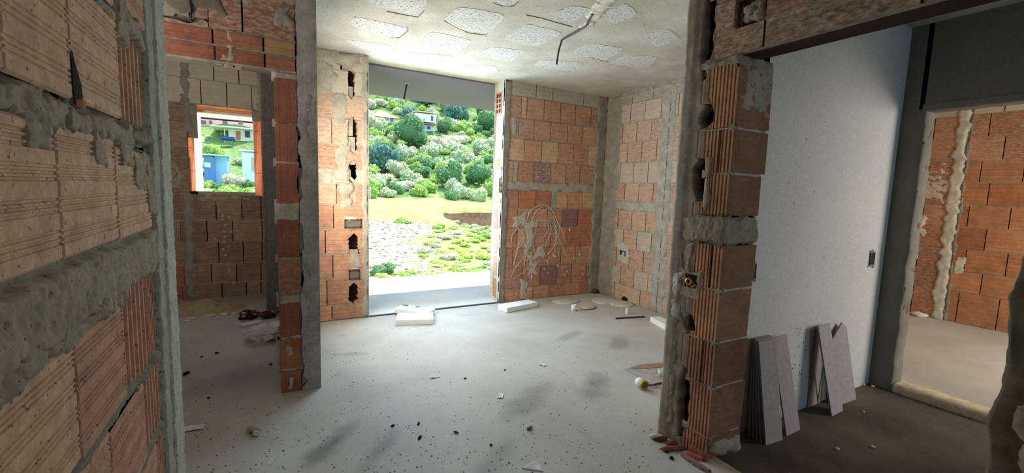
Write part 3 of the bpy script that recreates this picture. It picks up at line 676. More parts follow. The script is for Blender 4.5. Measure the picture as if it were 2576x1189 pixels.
    P.prism(frame('z', zo0, 1), [(xo0-.05, yo+.004), (xo0-.001, yo+.004), (xs, ys), (xs-.12, ys)], zo1-zo0, 0, wc)
    P.box(xo0, xo1, yo, ys, zo0-.03, zo0-.004, wc); P.box(xo1-.012, xo1+.004, t0, t1, zo0, zo1, wc); P.box(xo0, xo1, t0, t1, zo1-.03, zo1+.004, wc); P.box(xo0, xo1, t0-.02, t1+.03, zo0-.022, zo0+.006, wc)
    wo = P.build('window_1', M_PLASTIC); wo['kind'] = 'structure'
    # dark grey concrete column in the corner and the partition behind the pier
    c = G(); yc = onz(690, 788).y
    x0 = ony(676, 780, yc).x
    c.box(x0, .16, yc, YW+.01, 0, H, lin(96, 93, 92)); f2 = frame('y', yc, -1)
    c.lumpy(f2, x0+.004, .15, 0.0, H, .004, .003, .012, .02, lin(98, 95, 94), 61.)
    co = c.build('wall_column', M_STONE); co['kind'] = 'structure'
    d = G(); d.box(.165, .281, YP_+.12, YB+.26, 0, H, MORT, .3); d.box(.165, .42, YB+.0, YW+.3, 0, H, MORT, .3)
    d.build('wall_partition', M_BRICK)['kind'] = 'structure'
    e = G(); e.box(-1.75, -1.6, 2.2, YW+.3, 0, H, lin(150, 118, 94), .4); e.box(-1.75, -.48, 2.2, 2.3, 0, H, lin(150, 118, 94), .4)
    e.build('wall_far_left', M_BRICK)['kind'] = 'structure'
    lp = G(); p = ony(443, 440, YW-.02)
    lp.tube([p+Vector((-.14, 0, -.07)), p+Vector((-.07, -.01, -.03)), p+Vector((-.02, -.02, -.02)), p+Vector((.0, -.02, .02)), p+Vector((-.02, -.02, .045)), p+Vector((-.045, -.01, .03)), p+Vector((-.04, .03, .0))], .006, lin(176, 168, 156), 6)
    t = lp.build('wire_loop', M_PLASTIC); tag(t, 'pale bent wire loop poking out of the brick beside the small window', 'wire')
YP_ = 3.20
build_left_room()

# ---- right doorway: pier, header and near jamb, x = 2.02
def build_wall_doorway():
    XP = 2.02; fr = frame('x', XP, -1); g = G(); rr = random.Random(5)
    YJ, YL, XE = 1.40, 1.722, 2.30
    BK = lin(20, 15, 12)
    g.box(XP+.07, XE-.02, YJ+.02, YL-.02, 0, H, BK)
    g.box(XP+.03, XP+.165, -2.0, YJ+.02, 2.115, H, lin(60, 42, 34))
    BRD = [lin(178, 136, 108), lin(186, 142, 110), lin(168, 126, 102)]
    # upright ribbed bricks, face + jamb as one L-shaped block each
    def zp(px, py): return onx(px, py, XP).z
    js = [0.0, .13, .41, .655, .935, 1.175, 1.32, 1.54, 1.765, 2.09]
    holes = [((1764, 1796), (-60, 200)), ((1759, 1799), (262, 323)), ((1741, 1784), (399, 505)), ((1732, 1761), (558, 607)), ((1722, 1748), (790, 840)), ((1703, 1732), (920, 1105))]
    hs = []
    for (xa, xb), (ya, yb) in holes:
        ym = (ya+yb)/2; ua, ub = onx(xb, ym, XP).y, onx(xa, ym, XP).y
        hs.append((onx((xa+xb)/2, yb, XP).z, onx((xa+xb)/2, ya, XP).z, ua, ub))
    hs.sort()
    strip = []
    def hole(z):
        for z0, z1, a, b in hs:
            if z0 < z < z1:
                t = min(z-z0, z1-z)/(z1-z0); k = min(1, .25+t*3)
                c = (a+b)/2; w = (b-a)/2*k
                return c-w*(1+.4*mnoise.noise(Vector((z*22, 1, c)))), c+w*(1+.5*mnoise.noise(Vector((z*18, 5, c))))
        return None
    def inner(z):
        u = 1.563+.014*fbm((z*9, 2.2, 5), 4); h = hole(z)
        return u if h is None else max(1.46, min(u, h[0]))
    for i in range(len(js)-1):
        v0, v1 = js[i]+.008, js[i+1]-.006
        if i == 5: continue
        t = rr.choice(BRD); k = rr.uniform(.88, 1.1); t = tuple(x*k for x in t)
        dx = rr.uniform(-.004, .004); n = 8
        # groove strips on the face
        u = YJ+dx; edges = [YJ+dx]
        grooves = 8; P = []
        for q in range(grooves):
            w = (1.563-YJ)/grooves; a = YJ+dx+q*w
            P += [(a, 0), (a+w*.50, 0), (a+w*.58, -.006), (a+w*.94, -.006)]
        rows = [[fr(min(a, inner(v0+(v1-v0)*j/n)), v0+(v1-v0)*j/n, d) for j in range(n+1)] for a, d in P]
        last = [fr(inner(v0+(v1-v0)*j/n), v0+(v1-v0)*j/n, 0) for j in range(n+1)]
        g.grid(rows+[last, [p+Vector((.07, 0, 0)) for p in last]], t, .25, 0, smooth=False)
        # jamb side, bottom and top of the block
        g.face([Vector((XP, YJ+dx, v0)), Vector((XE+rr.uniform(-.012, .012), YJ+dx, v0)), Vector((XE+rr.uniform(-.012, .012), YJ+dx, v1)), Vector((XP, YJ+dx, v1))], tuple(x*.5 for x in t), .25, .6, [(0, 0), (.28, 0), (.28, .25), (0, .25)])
        for z in (v0, v1): g.face([Vector((XP, YJ+dx, z)), Vector((XE, YJ+dx, z)), Vector((XE, 1.57, z)), Vector((XP, 1.57, z))], t, .3)
        if i in (2, 4, 7): g.prism(fr, rect(1.463, 1.470, v0, v1), .0005, -.01, DARK)
    fj = frame('y', YJ, -1)
    for z in js[1:5]+js[7:9]:
        g.lumpy(fr, YJ+.005, 1.56, z-.004, z+.004, -.002, .005, .01, .007, MORT, z*7, .007); g.lumpy(fj, XP+.005, XE-.005, z-.006, z+.006, .002, .005, .01, .008, MORT, z*11, .008, clip=(XP, XE-.005, 0, 3))
    MB = lin(140, 134, 118)
    g.lumpy(fr, YJ, 1.60, 1.185, 1.312, .006, .010, .012, .006, MB, 71., .014, clip=(YJ-.005, 9, 0, 3)); g.lumpy(fj, XP-.01, XE, 1.185, 1.312, .005, .008, .012, .006, MB, 72., .014, clip=(XP-.01, XE, 0, 3))
    g.box(XP+.01, XE-.01, YJ+.01, 1.60, 1.18, 1.315, MB)
    g.box(XP+.004, XE, YJ+.004, YL, 2.085, 2.118, MB); g.lumpy(fr, YJ, 1.60, 2.075, 2.115, .006, .008, .010, .006, MB, 73., .012, clip=(YJ-.005, 9, 0, 3)); g.lumpy(fj, XP, XE+.02, 2.06, 2.12, .006, .012, .014, .01, MB, 74., .03, clip=(XP, XE, 0, 3))
    g.lumpy(fj, XP+.04, XE, 1.86, 2.08, .004, .006, .02, .012, lin(150, 142, 126), 75., .05, clip=(XP, XE, 0, 3)); g.lumpy(fj, XP+.06, XE+.01, 0., .10, .02, .01, .02, .012, MORTD, 76., .03, clip=(XP, XE, 0, 3))
    g.lumpy(fr, YJ-.01, 1.5, 0, .05, .006, .008, .02, .01, lin(150, 92, 74), 76.5, .02, clip=(YJ-.005, 9, 0, 3))
    # rendered strip next to the main room with an open chase beside the bricks
    n = 260; prev = None
    ST = lin(140, 134, 124)
    segL, segR = [], []
    def P_(u, z):
        k = 1 if u > 1.645 else .35
        return fr(u, z, .006*k*fbm((u*12, z*7, 3), 4)+(.006 if u > 1.66 else -.004))
    rowsA, rowsB = [], []
    for i in range(n+1):
        z = H*i/n; h = hole(z)
        c = 1.60 if h is None else None
        a, b = (1.60, 1.60) if h is None else h
        a = max(1.47, min(a, 1.66)); b = max(a, min(b, 1.69)); a0 = min(1.548, a-.004)
        A = [P_(a0+(a-a0)*j/5, z) for j in range(6)]
        Bq = [P_(b+(YL-b)*j/8, z) for j in range(9)]
        rowsA.append([A[0]+Vector((.03, 0, 0))]+A+[A[-1]+Vector((.07, 0, 0))]); rowsB.append([Bq[0]+Vector((.07, 0, 0))]+Bq+[Bq[-1]+Vector((.30, .0, 0))])
    g.grid(rowsA, lin(134, 118, 102)); g.grid(rowsB, ST)
    for a in ((1.58, 1.63, .96, 1.16, 81.), (1.52, 1.66, .86, 1.02, 83.), (1.57, 1.66, 1.18, 1.3, 84.), (1.645, 1.67, .1, 1.1, 85.)): g.lumpy(fr, *a[:4], .003, .007, .010, .007, lin(150, 142, 128), a[4], .02)
    g.lumpy(fr, 1.51, 1.535, 1.32, 1.62, .010, .006, .010, .006, lin(168, 150, 130), 87., .012)
    g.lumpy(fr, 1.64, 1.69, .74, .98, .012, .012, .02, .008, lin(176, 174, 168), 88., .03)
    # header
    t1 = onx(1800, 90, XP).z
    HB = [lin(146, 104, 84), lin(138, 98, 80)]
    y0 = onx(1925, 50, XP).y; xs = [-2, -1.3, -.9, -.5, -.1, .3, .72, y0, 1.55]
    brick_course(g, fr, 2.118, t1, xs, {k: rr.choice(HB)+(.55,) for k in range(8)}, .55, dep=.165, bed=.002)
    z2 = t1+.14
    yh1, yh0 = onx(1850, 45, XP).y, onx(1925, 30, XP).y
    brick_course(g, fr, t1, z2, [-2, -1.2, -.7, -.2, .35, .8, yh0], {k: rr.choice(HB)+(.45,) for k in range(8)}, .45, dep=.05)
    brick_course(g, fr, t1, z2, [yh1, 1.55], {0: HB[0]+(.55,)}, .5, dep=.05)
    brick_course(g, fr, z2, z2+.25, [-2, -1.4, -.95, -.45, .1, .6, 1.12, 1.43, 1.56], {k: rr.choice(HB)+(.5,) for k in range(8)}, .5, dep=.05)
    brick_course(g, fr, z2+.25, H, [-2, -1.2, -.6, 0, .5, 1.0, 1.55], {}, .5, dep=.05)
    g.lumpy(fr, yh0+.01, yh1-.02, t1+.01, z2-.03, -.006, .030, .02, .007, lin(160, 152, 138), 91., .02, -.05)
    g.lumpy(fr, 1.42, 1.56, z2+.1, H, .004, .006, .02, .012, MORTD, 92., .03)
    # near jamb: ragged end of the wall on the camera's side
    YN = .405
    g.box(XP+.02, XE, -2.0, YN-.03, 0, 2.115, lin(110, 104, 92))
    rows = []
    for i in range(150):
        z = 2.115*i/149; e = YN+.018*fbm((z*5, 7, 1), 5)
        row = []
        for k in range(22):
            if k < 8: u = (XP+.005, YN-.30+k*(e-YN+.30)/8); p = Vector((XP+.01+.012*fbm((u[1]*10, z*8, 4), 4), u[1], z))
            else: x = XP+(k-8)*.022; p = Vector((x, e+.010*fbm((x*14, z*8, 9), 4)-(.012 if k == 8 else 0), z))
            row.append(p)
        rows.append(row)
    g.grid(rows, lambda i, j: lin(108, 101, 86) if j < 12 else lin(116, 108, 92))
    g.lumpy(fr, YN-.22, YN-.06, .2, .9, .004, .012, .02, .012, lin(150, 142, 122), 93., .04, clip=(-9, YN-.03, 0, 3))
    o = g.build('wall_doorway', M_BRICK); o['kind'] = 'structure'
    b = G(); p = onx(1738, 706, XP)
    b.box(p.x-.004, p.x+.05, p.y-.038, p.y+.038, p.z-.036, p.z+.036, lin(40, 32, 24))
    bo = b.build('pipe_recess', M_STONE, o)
    f = G(); c = Vector((XP-.006, p.y+.004, p.z-.004))
    f.lathe([(0, -.03), (.020, -.03), (.022, -.012), (.022, .010), (.017, .012), (.017, .020), (.011, .020), (.011, -.005), (0, -.005)], c, 14, lin(190, 140, 74), (-1, -.25, 0))
    f.lathe([(0, -.03), (.013, -.03), (.013, .012), (.008, .012), (.008, -.002), (0, -.002)], c+Vector((.002, -.026, -.014)), 10, lin(170, 118, 62), (-1, -.2, .1))
    fo = f.build('brass_pipe_fitting', M_METAL); tag(fo, 'brass pipe fitting set in a small mortared recess in the brick pier', 'pipe fitting')
    return o
build_wall_doorway()

# ---- right room: white wall, grey wall with doorway, floor 5 cm lower, far brick room
def build_right_room():
    YWH, XG, XF = 1.55, 4.25, 7.25
    g = G(); g.box(XE_, XG+.02, YWH, YWH+.17, -.06, H, (.6, .6, .6)); o = g.build('wall_white', M_WHITE); o['kind'] = 'structure'
    for px, py, lab in ((1890, 683, 'empty black socket box in the white wall beside the brick pier'), (2192, 650, 'empty black socket box in the white wall near the grey corner')):
        p = ony(px, py, YWH); fr = frame('y', YWH, -1)
        s = empty('socket_box', (p.x, YWH, p.z)); tag(s, lab, 'socket box')
        a = G(); a.lumpy(lambda u, v, d=0.: Vector((u, -d, v)), -.05, .05, -.065, .065, .004, .003, .015, .006, lin(128, 124, 118), px*.1, .025); a.build('mortar_collar', M_TINT, s)
        b = G()
        for q in (rect(-.036, -.03, -.04, .04), rect(.03, .036, -.04, .04), rect(-.036, .036, -.046, -.04), rect(-.036, .036, .04, .046)): b.prism(lambda u, v, d=0.: Vector((u, -d, v)), q, .009, -.005, lin(34, 33, 34))
        b.prism(lambda u, v, d=0.: Vector((u, -d, v)), rect(-.03, .03, -.04, .04), .0065, -.004, lin(9, 9, 10)); b.build('box', M_PLASTIC, s)
    # grey rendered wall with the ragged door opening
    g = G(); fr = frame('x', XG, -1); YD0, YD1, ZD = -.1, 1.40, 2.10
    g.box(XG, XG+.15, YD1+.02, YWH+.02, -.06, H, (.3, .3, .3)); g.box(XG, XG+.15, -2.0, YD0, -.06, H, (.3, .3, .3)); g.box(XG, XG+.15, YD0-.02, YD1+.05, ZD+.015, H, (.3, .3, .3))
    rows = []
    for i in range(130):
        z = -.06+(ZD+.075)*i/129; e = YD1+.010*fbm((z*6, 3, 8), 5)
        rows.append([Vector((XG-.004, YWH, z)), Vector((XG-.004, YD1+.05, z)), Vector((XG-.002, e+.008, z)), Vector((XG+.01, e, z)), Vector((XG+.05, e-.006+.008*fbm((1, z*9, 1)), z)), Vector((XG+.10, e-.004+.008*fbm((2, z*9, 1)), z)), Vector((XG+.155, e+.0, z))])
    g.grid(rows, (.3, .3, .3))
    rows = []
    for i in range(110):
        y = YD0+(YD1-YD0+.03)*i/109; e = ZD+.008*fbm((y*6, 9, 2), 5)
        rows.append([Vector((XG-.004, y, ZD+.05)), Vector((XG-.002, y, e+.005)), Vector((XG+.03, y, e)), Vector((XG+.155, y, e+.003))])
    g.grid(rows, (.3, .3, .3)); o = g.build('wall_grey', M_GREYP); o['kind'] = 'structure'
    k = G()
    for v0, v1, sd in ((.4, .9, 1), (1.05, 1.3, 2), (1.5, 2.05, 3)): k.lumpy(lambda u, v, d=0.: Vector((u, YD1+.005-d, v)), XG+.02, XG+.14, v0, v1, .005, .006, .02, .012, lin(112, 80, 62), sd*1.7, .04, clip=(XG+.005, XG+.145, 0, 3))
    k.build('exposed_brick', M_TINT, o)
    # far brick wall seen through it
    g = G(); fr = frame('x', XF, -1); g.box(XF+.045, XF+.2, -3.0, 4.0, 0, H, lin(70, 48, 36))
    zs = [0]+[onx(2470, y, XF).z for y in (745, 690, 632, 575, 520, 460, 405, 345, 288)]+[H]
    OT = [lin(182, 126, 88), lin(174, 116, 80), lin(166, 110, 80), lin(186, 132, 94)]
    offs = [.05, .22, .06, .20, .03, .17, .08, .24, .1, .2]
    for i in range(10):
        c0 = 1.97; cl = [c0]; y = c0-offs[i]-.05
        while y > -3: cl.append(y); y -= .335
        brick_course(g, fr, zs[i], zs[i+1], sorted(cl), {q: rrt.choice(OT)+((.15 if i < 7 else .45),) for q in range(20)} if i < 9 else {q: PALE+(.7,) for q in range(20)}, .2, dep=.045)
        cl = [2.05, 2.30+(.08 if i % 2 else 0), 2.62+(.08 if i % 2 else 0), 3.0, 3.35, 4.0]
        brick_course(g, fr, zs[i], zs[i+1], cl, {q: rrt.choice(OT)+(.45,) for q in range(20)} if i < 9 else {q: PALE+(.7,) for q in range(20)}, .4, dep=.045)
    g.lumpy(fr, 1.985, 2.10, 0, H, .014, .006, .03, .016, lin(196, 190, 174), 101., .03)
    g.lumpy(fr, 1.945, 1.985, 0, H, .004, .004, .02, .012, lin(150, 142, 128), 102., .02)
    g.lumpy(fr, 2.26, 2.42, 1.02, 1.27, .006, .004, .02, .014, lin(216, 208, 190), 103., .04); g.lumpy(fr, 2.30, 2.44, .74, .95, .006, .004, .02, .014, lin(216, 208, 190), 104., .04)
    g.lumpy(fr, 1.86, 1.96, .60, .80, .006, .004, .02, .014, lin(200, 192, 176), 105., .04)
    g.lumpy(fr, 2.12, 2.45, 1.5, 1.9, .002, .004, .02, .016, lin(200, 188, 168), 106., .12)
    g.build('wall_far', M_BRICK)['kind'] = 'structure'
    for nm, b in (('wall_far_room_left', (XG+.15, XF+.2, 2.45, 2.6, 0, H)), ):
        k = G(); k.box(*b, lin(170, 130, 100), .5); k.build(nm, M_BRICK)['kind'] = 'structure'
XE_ = 2.30
rrt = random.Random(11)
build_right_room()

# ---- floors, thresholds, ceilings, hidden shell
def plain(name, m, *boxes, tint=(.5, .5, .5)):
    g = G()
    for b in boxes: g.box(*b, tint)
    o = g.build(name, m); o['kind'] = 'structure'; return o
plain('floor', M_FLOOR, (-1.75, 2.07, -3.0, 1.74, -.2, 0), (-1.75, 4.15, 1.74, 4.785, -.2, 0), (-1.75, .42, 4.785, 6.35, -.2, 0))
g = G()   # edge of the screed in the doorway, sloping to the lower floor
g.grid([[Vector((2.06, y, 0)), Vector((2.10, y, -.003)), Vector((2.16+.012*fbm((y*6, 1, 1)), y, -.03)), Vector((2.19+.015*fbm((y*5, 2, 2)), y, -.052))] for y in [.38+i*.03 for i in range(36)]], lin(176, 160, 134))
g.build('floor_edge', M_STONE)['kind'] = 'structure'
plain('floor_right_room', M_SUBFLOOR, (2.07, 4.25, -2.1, 1.6, -.25, -.05))
plain('floor_far_room', M_FLOOR, (4.31, 7.45, -3.0, 2.6, -.25, 0.0))
plain('ceiling', M_CEIL, (-1.75, 7.5, -3.1, YB+.26, H, H+.25), (-1.75, .45, YB+.2, 6.55, H, H+.25))
plain('wall_entrance', M_GREYP, (-.5, .5, -3.1, -2.95, 0, H), (1.5, 2.2, -3.1, -2.95, 0, H), (.5, 1.5, -3.1, -2.95, 2.1, H), tint=(.3, .3, .3))
plain('wall_front', M_WHITE, (2.05, 2.75, -2.1, -2.0, -.06, H), (3.85, 7.5, -3.0, -2.9, 0, H), (3.85, 4.4, -2.1, -2.0, -.06, H), (2.75, 3.85, -2.1, -2.0, -.06, .6), (2.75, 3.85, -2.1, -2.0, 1.8, H))
plain('floor_balcony', M_BALC, (.16, 8.5, YB+.025, 6.705, -.25, .012))
plain('ceiling_balcony', M_SLAB, (.43, 8.5, YB+.262, onz(925, 237, H-.02).y, H-.02, H+.25))
plain('threshold_shade', M_STONE, (.908, 2.498, YB-.010, YB+.024, -.03, .004), tint=lin(58, 60, 66))  # dark strip painted for the shaded step edge at the threshold

# speckled infill panels of the ribbed ceiling
CP = [((265, 100), (640, 180), (545, 250), (265, 160)), ((350, -20), (780, -10), (700, 110), (380, 20)), ((1100, -20), (1370, -10), (1290, 45), (1180, 15)), ((870, 130), (960, 40), (1270, 90), (1170, 220), (960, 190)),
      ((690, 285), (790, 200), (1060, 260), (960, 340)), ((1240, 250), (1400, 150), (1640, 210), (1480, 300)), ((1560, 90), (1680, 35), (1840, 60), (1680, 150)), ((210, 255), (530, 290), (520, 350), (330, 312)),
      ((590, 335), (930, 360), (900, 440), (640, 395)), ((1080, 350), (1180, 300), (1410, 330), (1290, 405)), ((1690, 340), (1800, 278), (2040, 310), (1900, 400)), ((1450, 425), (1500, 385), (1780, 405), (1700, 465)),
      ((1870, 90), (2050, 20), (2130, 90), (1960, 160)), ((1940, 410), (2050, 355), (2270, 365), (2180, 445)), ((980, 420), (1200, 425), (1230, 470), (1000, 445)), ((2150, 230), (2300, 180), (2400, 240), (2260, 310))]
ceil = bpy.data.objects['ceiling']
g = G(); frc = frame('z', H, -1); rr_ = random.Random(2)
for P in CP:
    q = [onz(780+x*.3882, y*.3882, H) for x, y in P]; poly = []
    for i in range(len(q)):
        a, b = q[i], q[(i+1) % len(q)]
        for k in range(9):
            p = a.lerp(b, k/9); poly.append((p.x+rr_.uniform(-.014, .014), p.y+rr_.uniform(-.014, .014)))
    # round the corners by relaxing
    for _ in range(2): poly = [((poly[i-1][0]+2*poly[i][0]+poly[(i+1) % len(poly)][0])/4, (poly[i-1][1]+2*poly[i][1]+poly[(i+1) % len(poly)][1])/4) for i in range(len(poly))]
    g.prism(frc, poly, .0025, -.01, (.6, .6, .6))
g.build('infill_panels', M_PANEL, ceil)
g = G()   # cracks along the ribs
for a in (((870, 135), (950, 180), (1030, 215), (1150, 228)), ((500, 75), (600, 95), (700, 112), (740, 70)), ((1180, 15), (1240, 38), (1320, 40), (1350, 10)), ((1400, 98), (1500, 118), (1600, 148), (1700, 175)), ((520, 245), (580, 245), (635, 200), (630, 175)), ((1800, 370), (1890, 392), (1930, 400))):
    g.tube([onz(780+x*.3882, y*.3882, H-.003) for x, y in a], .0026, lin(122, 116, 105), 5)
g.build('cracks', M_TINT, ceil)

# ---------------------------------------------------------------- outside: hillside, trees, houses
TAB = [(7.5, None), (16, 702), (20, 682), (30, 604), (42, 545), (50, 517), (60, 484), (75, 430), (95, 368), (115, 328), (140, 272), (170, 232), (210, 196), (280, 160)]
TZ = [(y, (ony(1080, p, y).z if p else -3.4)) for y, p in TAB]
def terr(x, y):
    z = TZ[-1][1]
    for (a, za), (b, zb) in zip(TZ, TZ[1:]):
        if y <= b: t = max(0, (y-a)/(b-a)); z = za+(zb-za)*t; break
    z += .011*y*fbm((x*.09, y*.09, 2.), 4)
    if y < 80:                                                            # cut bank in the meadow
        mk = sstep(15.2, 17.5, x-.02*(y-44)) * (1-sstep(34, 40, x))
        z += mk*(-1.5*sstep(33, 43, y)*(1-sstep(43.8, 44.4, y)) + .5*sstep(43.8, 44.4, y)*(1-sstep(46, 58, y)))
    return z
def build_hill():
    g = G(); ny, nx = 300, 130; P = []
    for i in range(ny+1):
        y = 7.2*(285/7.2)**(i/ny); x0, x1 = -.42*y-8, .85*y+10
        P.append([Vector((x0+(x1-x0)*j/nx, y, terr(x0+(x1-x0)*j/nx, y))) for j in range(nx+1)])
    GR = [lin(168, 182, 102), lin(176, 188, 110), lin(162, 178, 100), lin(180, 190, 116)]; DI = [lin(176, 158, 142)]; EA = lin(112, 86, 68); OL = [lin(112, 136, 80), lin(100, 126, 76), lin(124, 144, 88)]
    def tint(i, j):
        a, b, c = P[i][j], P[i+1][j], P[i][j+1]
        n = (b-a).cross(c-a).normalized()
        if abs(n.z) < .55 and a.y < 60: return EA
        q = fbm((a.x*.22, a.y*.22, 5), 4); q2 = fbm((a.x*.9, a.y*.9, 8), 3)
        cx = .30*a.y                                                      # pale rubble slope left of the meadow
        dm = sstep(13, 18, a.y)*(1-sstep(37, 44, a.y))*(1-sstep(-.06, .10, (a.x/a.y-.30)))
        if a.x/a.y < .1: dm = 0
        if dm+q*.5+q2*.25 > .55: return DI[0]
        q3 = fbm((a.x*.45, a.y*.2, 3), 4)
        if a.y > 55 and q3 > -.5: return OL[int((q2+1)*9) % 3]
        k = GR[int((q+q2+2)*9) % 4]; return k
    # smooth tint per face
    g.grid(P, tint)
    o = g.build('ground_hillside', tinted('meadow_ground', .95, .05, .38, 2.2)); o['kind'] = 'structure'
build_hill()

def leafmat(name, c1, c2, sc):
    m, nt, N, L, B = mat(name)
    t = nd(nt, 'ShaderNodeAttribute', attribute_name='tint'); L.new(t.outputs[0], B.inputs['Base Color']); B.inputs['Roughness'].default_value = .7; B.inputs['Specular IOR Level'].default_value = .2
    tr = nd(nt, 'ShaderNodeBsdfTranslucent'); L.new(t.outputs[0], tr.inputs[0])
    mx = nd(nt, 'ShaderNodeMixShader', ins={0: .35}); L.new(B.outputs[0], mx.inputs[1]); L.new(tr.outputs[0], mx.inputs[2])
    L.new(mx.outputs[0], N['Material Output'].inputs[0]); return m
M_LEAF = leafmat('foliage', None, None, 1)
def foliage(n, rx, rz, cols, seed, size=.09, lumps=7, zc=0.):
    g = G(); r = random.Random(seed)
    L = [(Vector((0, 0, zc)), .8)]
    for i in range(lumps):
        a = r.uniform(0, 2*math.pi); h = r.uniform(-.5, .7); d = r.uniform(.3, .62)
        L.append((Vector((math.cos(a)*d*rx, math.sin(a)*d*rx, zc+h*rz*.7)), r.uniform(.38, .58)))
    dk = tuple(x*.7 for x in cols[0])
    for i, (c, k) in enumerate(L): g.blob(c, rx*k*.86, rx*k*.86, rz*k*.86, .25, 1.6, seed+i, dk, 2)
    for i in range(n):
        c, k = r.choice(L[1:] if r.random() < .8 else L)
        d = Vector((r.gauss(0, 1), r.gauss(0, 1), r.gauss(.15, 1))).normalized()
        kk = k*r.uniform(.82, 1.12)
        p = c+Vector((d.x*rx*kk, d.y*rx*kk, d.z*rz*kk))
        u = Vector((r.gauss(0, 1), r.gauss(0, 1), r.gauss(0, .7))).normalized(); w = u.cross(d+Vector((r.gauss(0, .5), r.gauss(0, .5), r.gauss(0, .5)))).normalized()
        s = size*r.uniform(.6, 1.4); t = r.choice(cols); v = r.uniform(.8, 1.2); t = tuple(x*v for x in t)
        g.face([p-u*s-w*s*.5, p+u*s*.2-w*s*.7, p+u*s+w*s*.1, p-u*s*.1+w*s*.7], t)
    return g
GREENS = {'lime': [lin(213, 224, 122), lin(228, 233, 135), lin(191, 211, 117)], 'bright': [lin(182, 211, 112), lin(210, 232, 132), lin(155, 194, 104)], 'deep': [lin(125, 166, 112), lin(155, 189, 125), lin(107, 148, 112)], 'olive': [lin(215, 224, 182), lin(238, 240, 204), lin(182, 196, 153)],
          'dry': [lin(240, 232, 210), lin(231, 214, 187), lin(220, 216, 176)], 'blue': [lin(107, 151, 138), lin(128, 171, 148), lin(91, 136, 132)]}
protos = {}; SPOTS = [(ony(1070, 340, 115).x, 115, 5.5), (ony(970, 315, 122).x, 122, 6)]
def free(x, y, s, k=.85):
    return all((x-a)**2+(y-b)**2 > (k*(s+c))**2 for a, b, c in SPOTS)
def tree_proto(kind, sort):
    k = (kind, sort)
    if k in protos: return protos[k]
    root = empty('tree' if sort == 'tree' else 'bush')
    if sort == 'tree':
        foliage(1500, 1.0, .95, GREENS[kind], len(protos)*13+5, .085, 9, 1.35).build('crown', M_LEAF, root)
        g = G(); g.tube([(0, 0, -.3), (.03, .02, .4), (-.02, .0, .9), (.03, .03, 1.4)], lambda t: .10*(1-.6*t), lin(92, 76, 62), 7); g.build('trunk', M_STONE, root)
    else:
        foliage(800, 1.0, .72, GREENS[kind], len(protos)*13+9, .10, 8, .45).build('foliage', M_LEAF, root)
        g = G()
        for i in range(4): a = i*1.6; g.tube([(0, 0, -.3), (.1*math.cos(a), .1*math.sin(a), .2), (.35*math.cos(a), .35*math.sin(a), .7)], lambda t: .03*(1-.7*t), lin(92, 76, 62), 5)
        g.build('stems', M_STONE, root)
    protos[k] = [root, False]; return protos[k]
def plant(kind, sort, x, y, s, label, group=None, rz=None, sink=0., sz=1.):
    pr = tree_proto(kind, sort)
    if pr[1]: o = copy_tree(pr[0])
    else: o = pr[0]; pr[1] = True
    SPOTS.append((x, y, s))
    o.location = (x, y, terr(x, y)-sink*s); o.scale = (s, s, s*sz); o.rotation_euler.z = R.uniform(0, 6.28) if rz is None else rz
    tag(o, label, sort, group); return o
def plant_px(kind, sort, px, pw, Y, label, group=None, sz=1., sink=.1):
    """width in photo pixels at depth Y"""
    x = ony(px, 480, Y).x; d = (Vector((x, Y, 1.42))-CO).dot(_f)
    if group and not free(x, Y, pw/2*d/FX, .95 if sort == 'tree' else .80): return None
    return plant(kind, sort, x, Y, pw/2*d/FX, label, group, None, sink, sz)
# trees one can single out through the balcony door
for a in (('blue', 'tree', 965, 78, 74, 'dark blue-green tree at the left door edge below the orange-roofed house'), ('olive', 'tree', 1000, 52, 70, 'pale silvery tree in front of the dark tree near the left door edge'),
          ('deep', 'tree', 1030, 84, 92, 'large round green tree just below the white two-storey house'), ('olive', 'tree', 945, 62, 98, 'silvery tree in front of the orange-roofed house'),
          ('blue', 'tree', 1030, 40, 122, 'dark tree directly left of the white two-storey house'), ('blue', 'tree', 1145, 56, 128, 'tall dark green tree right of the white two-storey house'),
          ('deep', 'tree', 1118, 44, 112, 'rounded tree at the right foot of the white two-storey house'), ('deep', 'tree', 1228, 62, 118, 'dark green tree half hidden by the right door reveal'),
          ('blue', 'tree', 1072, 46, 140, 'dark tree rising behind the flat roof of the white house'), ('bright', 'tree', 962, 34, 136, 'yellow-green tree top behind the orange hipped roof'),
          ('deep', 'tree', 1205, 66, 64, 'dense tree in the shrub belt at the right above the meadow'), ('deep', 'tree', 1130, 78, 62, 'broad dark tree in the middle of the shrub belt above the meadow')):
    plant_px(a[0], a[1], a[2], a[3], a[4], a[5], None, 1.0, .45)
Lh = 'leafy tree in the wooded top of the hillside under the balcony soffit'
for i in range(110):
    Y = R.uniform(132, 200); px = R.uniform(905, 1262)
    plant_px(R.choice(['deep', 'blue', 'olive', 'deep', 'bright']), 'tree', px, R.uniform(34, 56), Y, Lh, 'trees along the hilltop', 1.0, .3)
Lb = 'round green bush in the thicket on the hillside below the houses'
for i in range(900):
    Y = 54+78*R.random()**1.15; px = R.uniform(905, 1262)
    if Y > 98 and 1030 < px < 1112 and Y < 114: continue
    if Y < 60 and px > 1060 and R.random() < .6: continue
    w = R.uniform(34, 66)*(72/Y)**.5
    plant_px(R.choice(('olive', 'bright', 'deep', 'bright', 'olive', 'dry')), 'bush', px, w, Y, Lb, 'bushes of the hillside thicket', R.uniform(.9, 1.3), .12)
Lm = 'low shrub on the pale rubble slope just beyond the balcony edge'
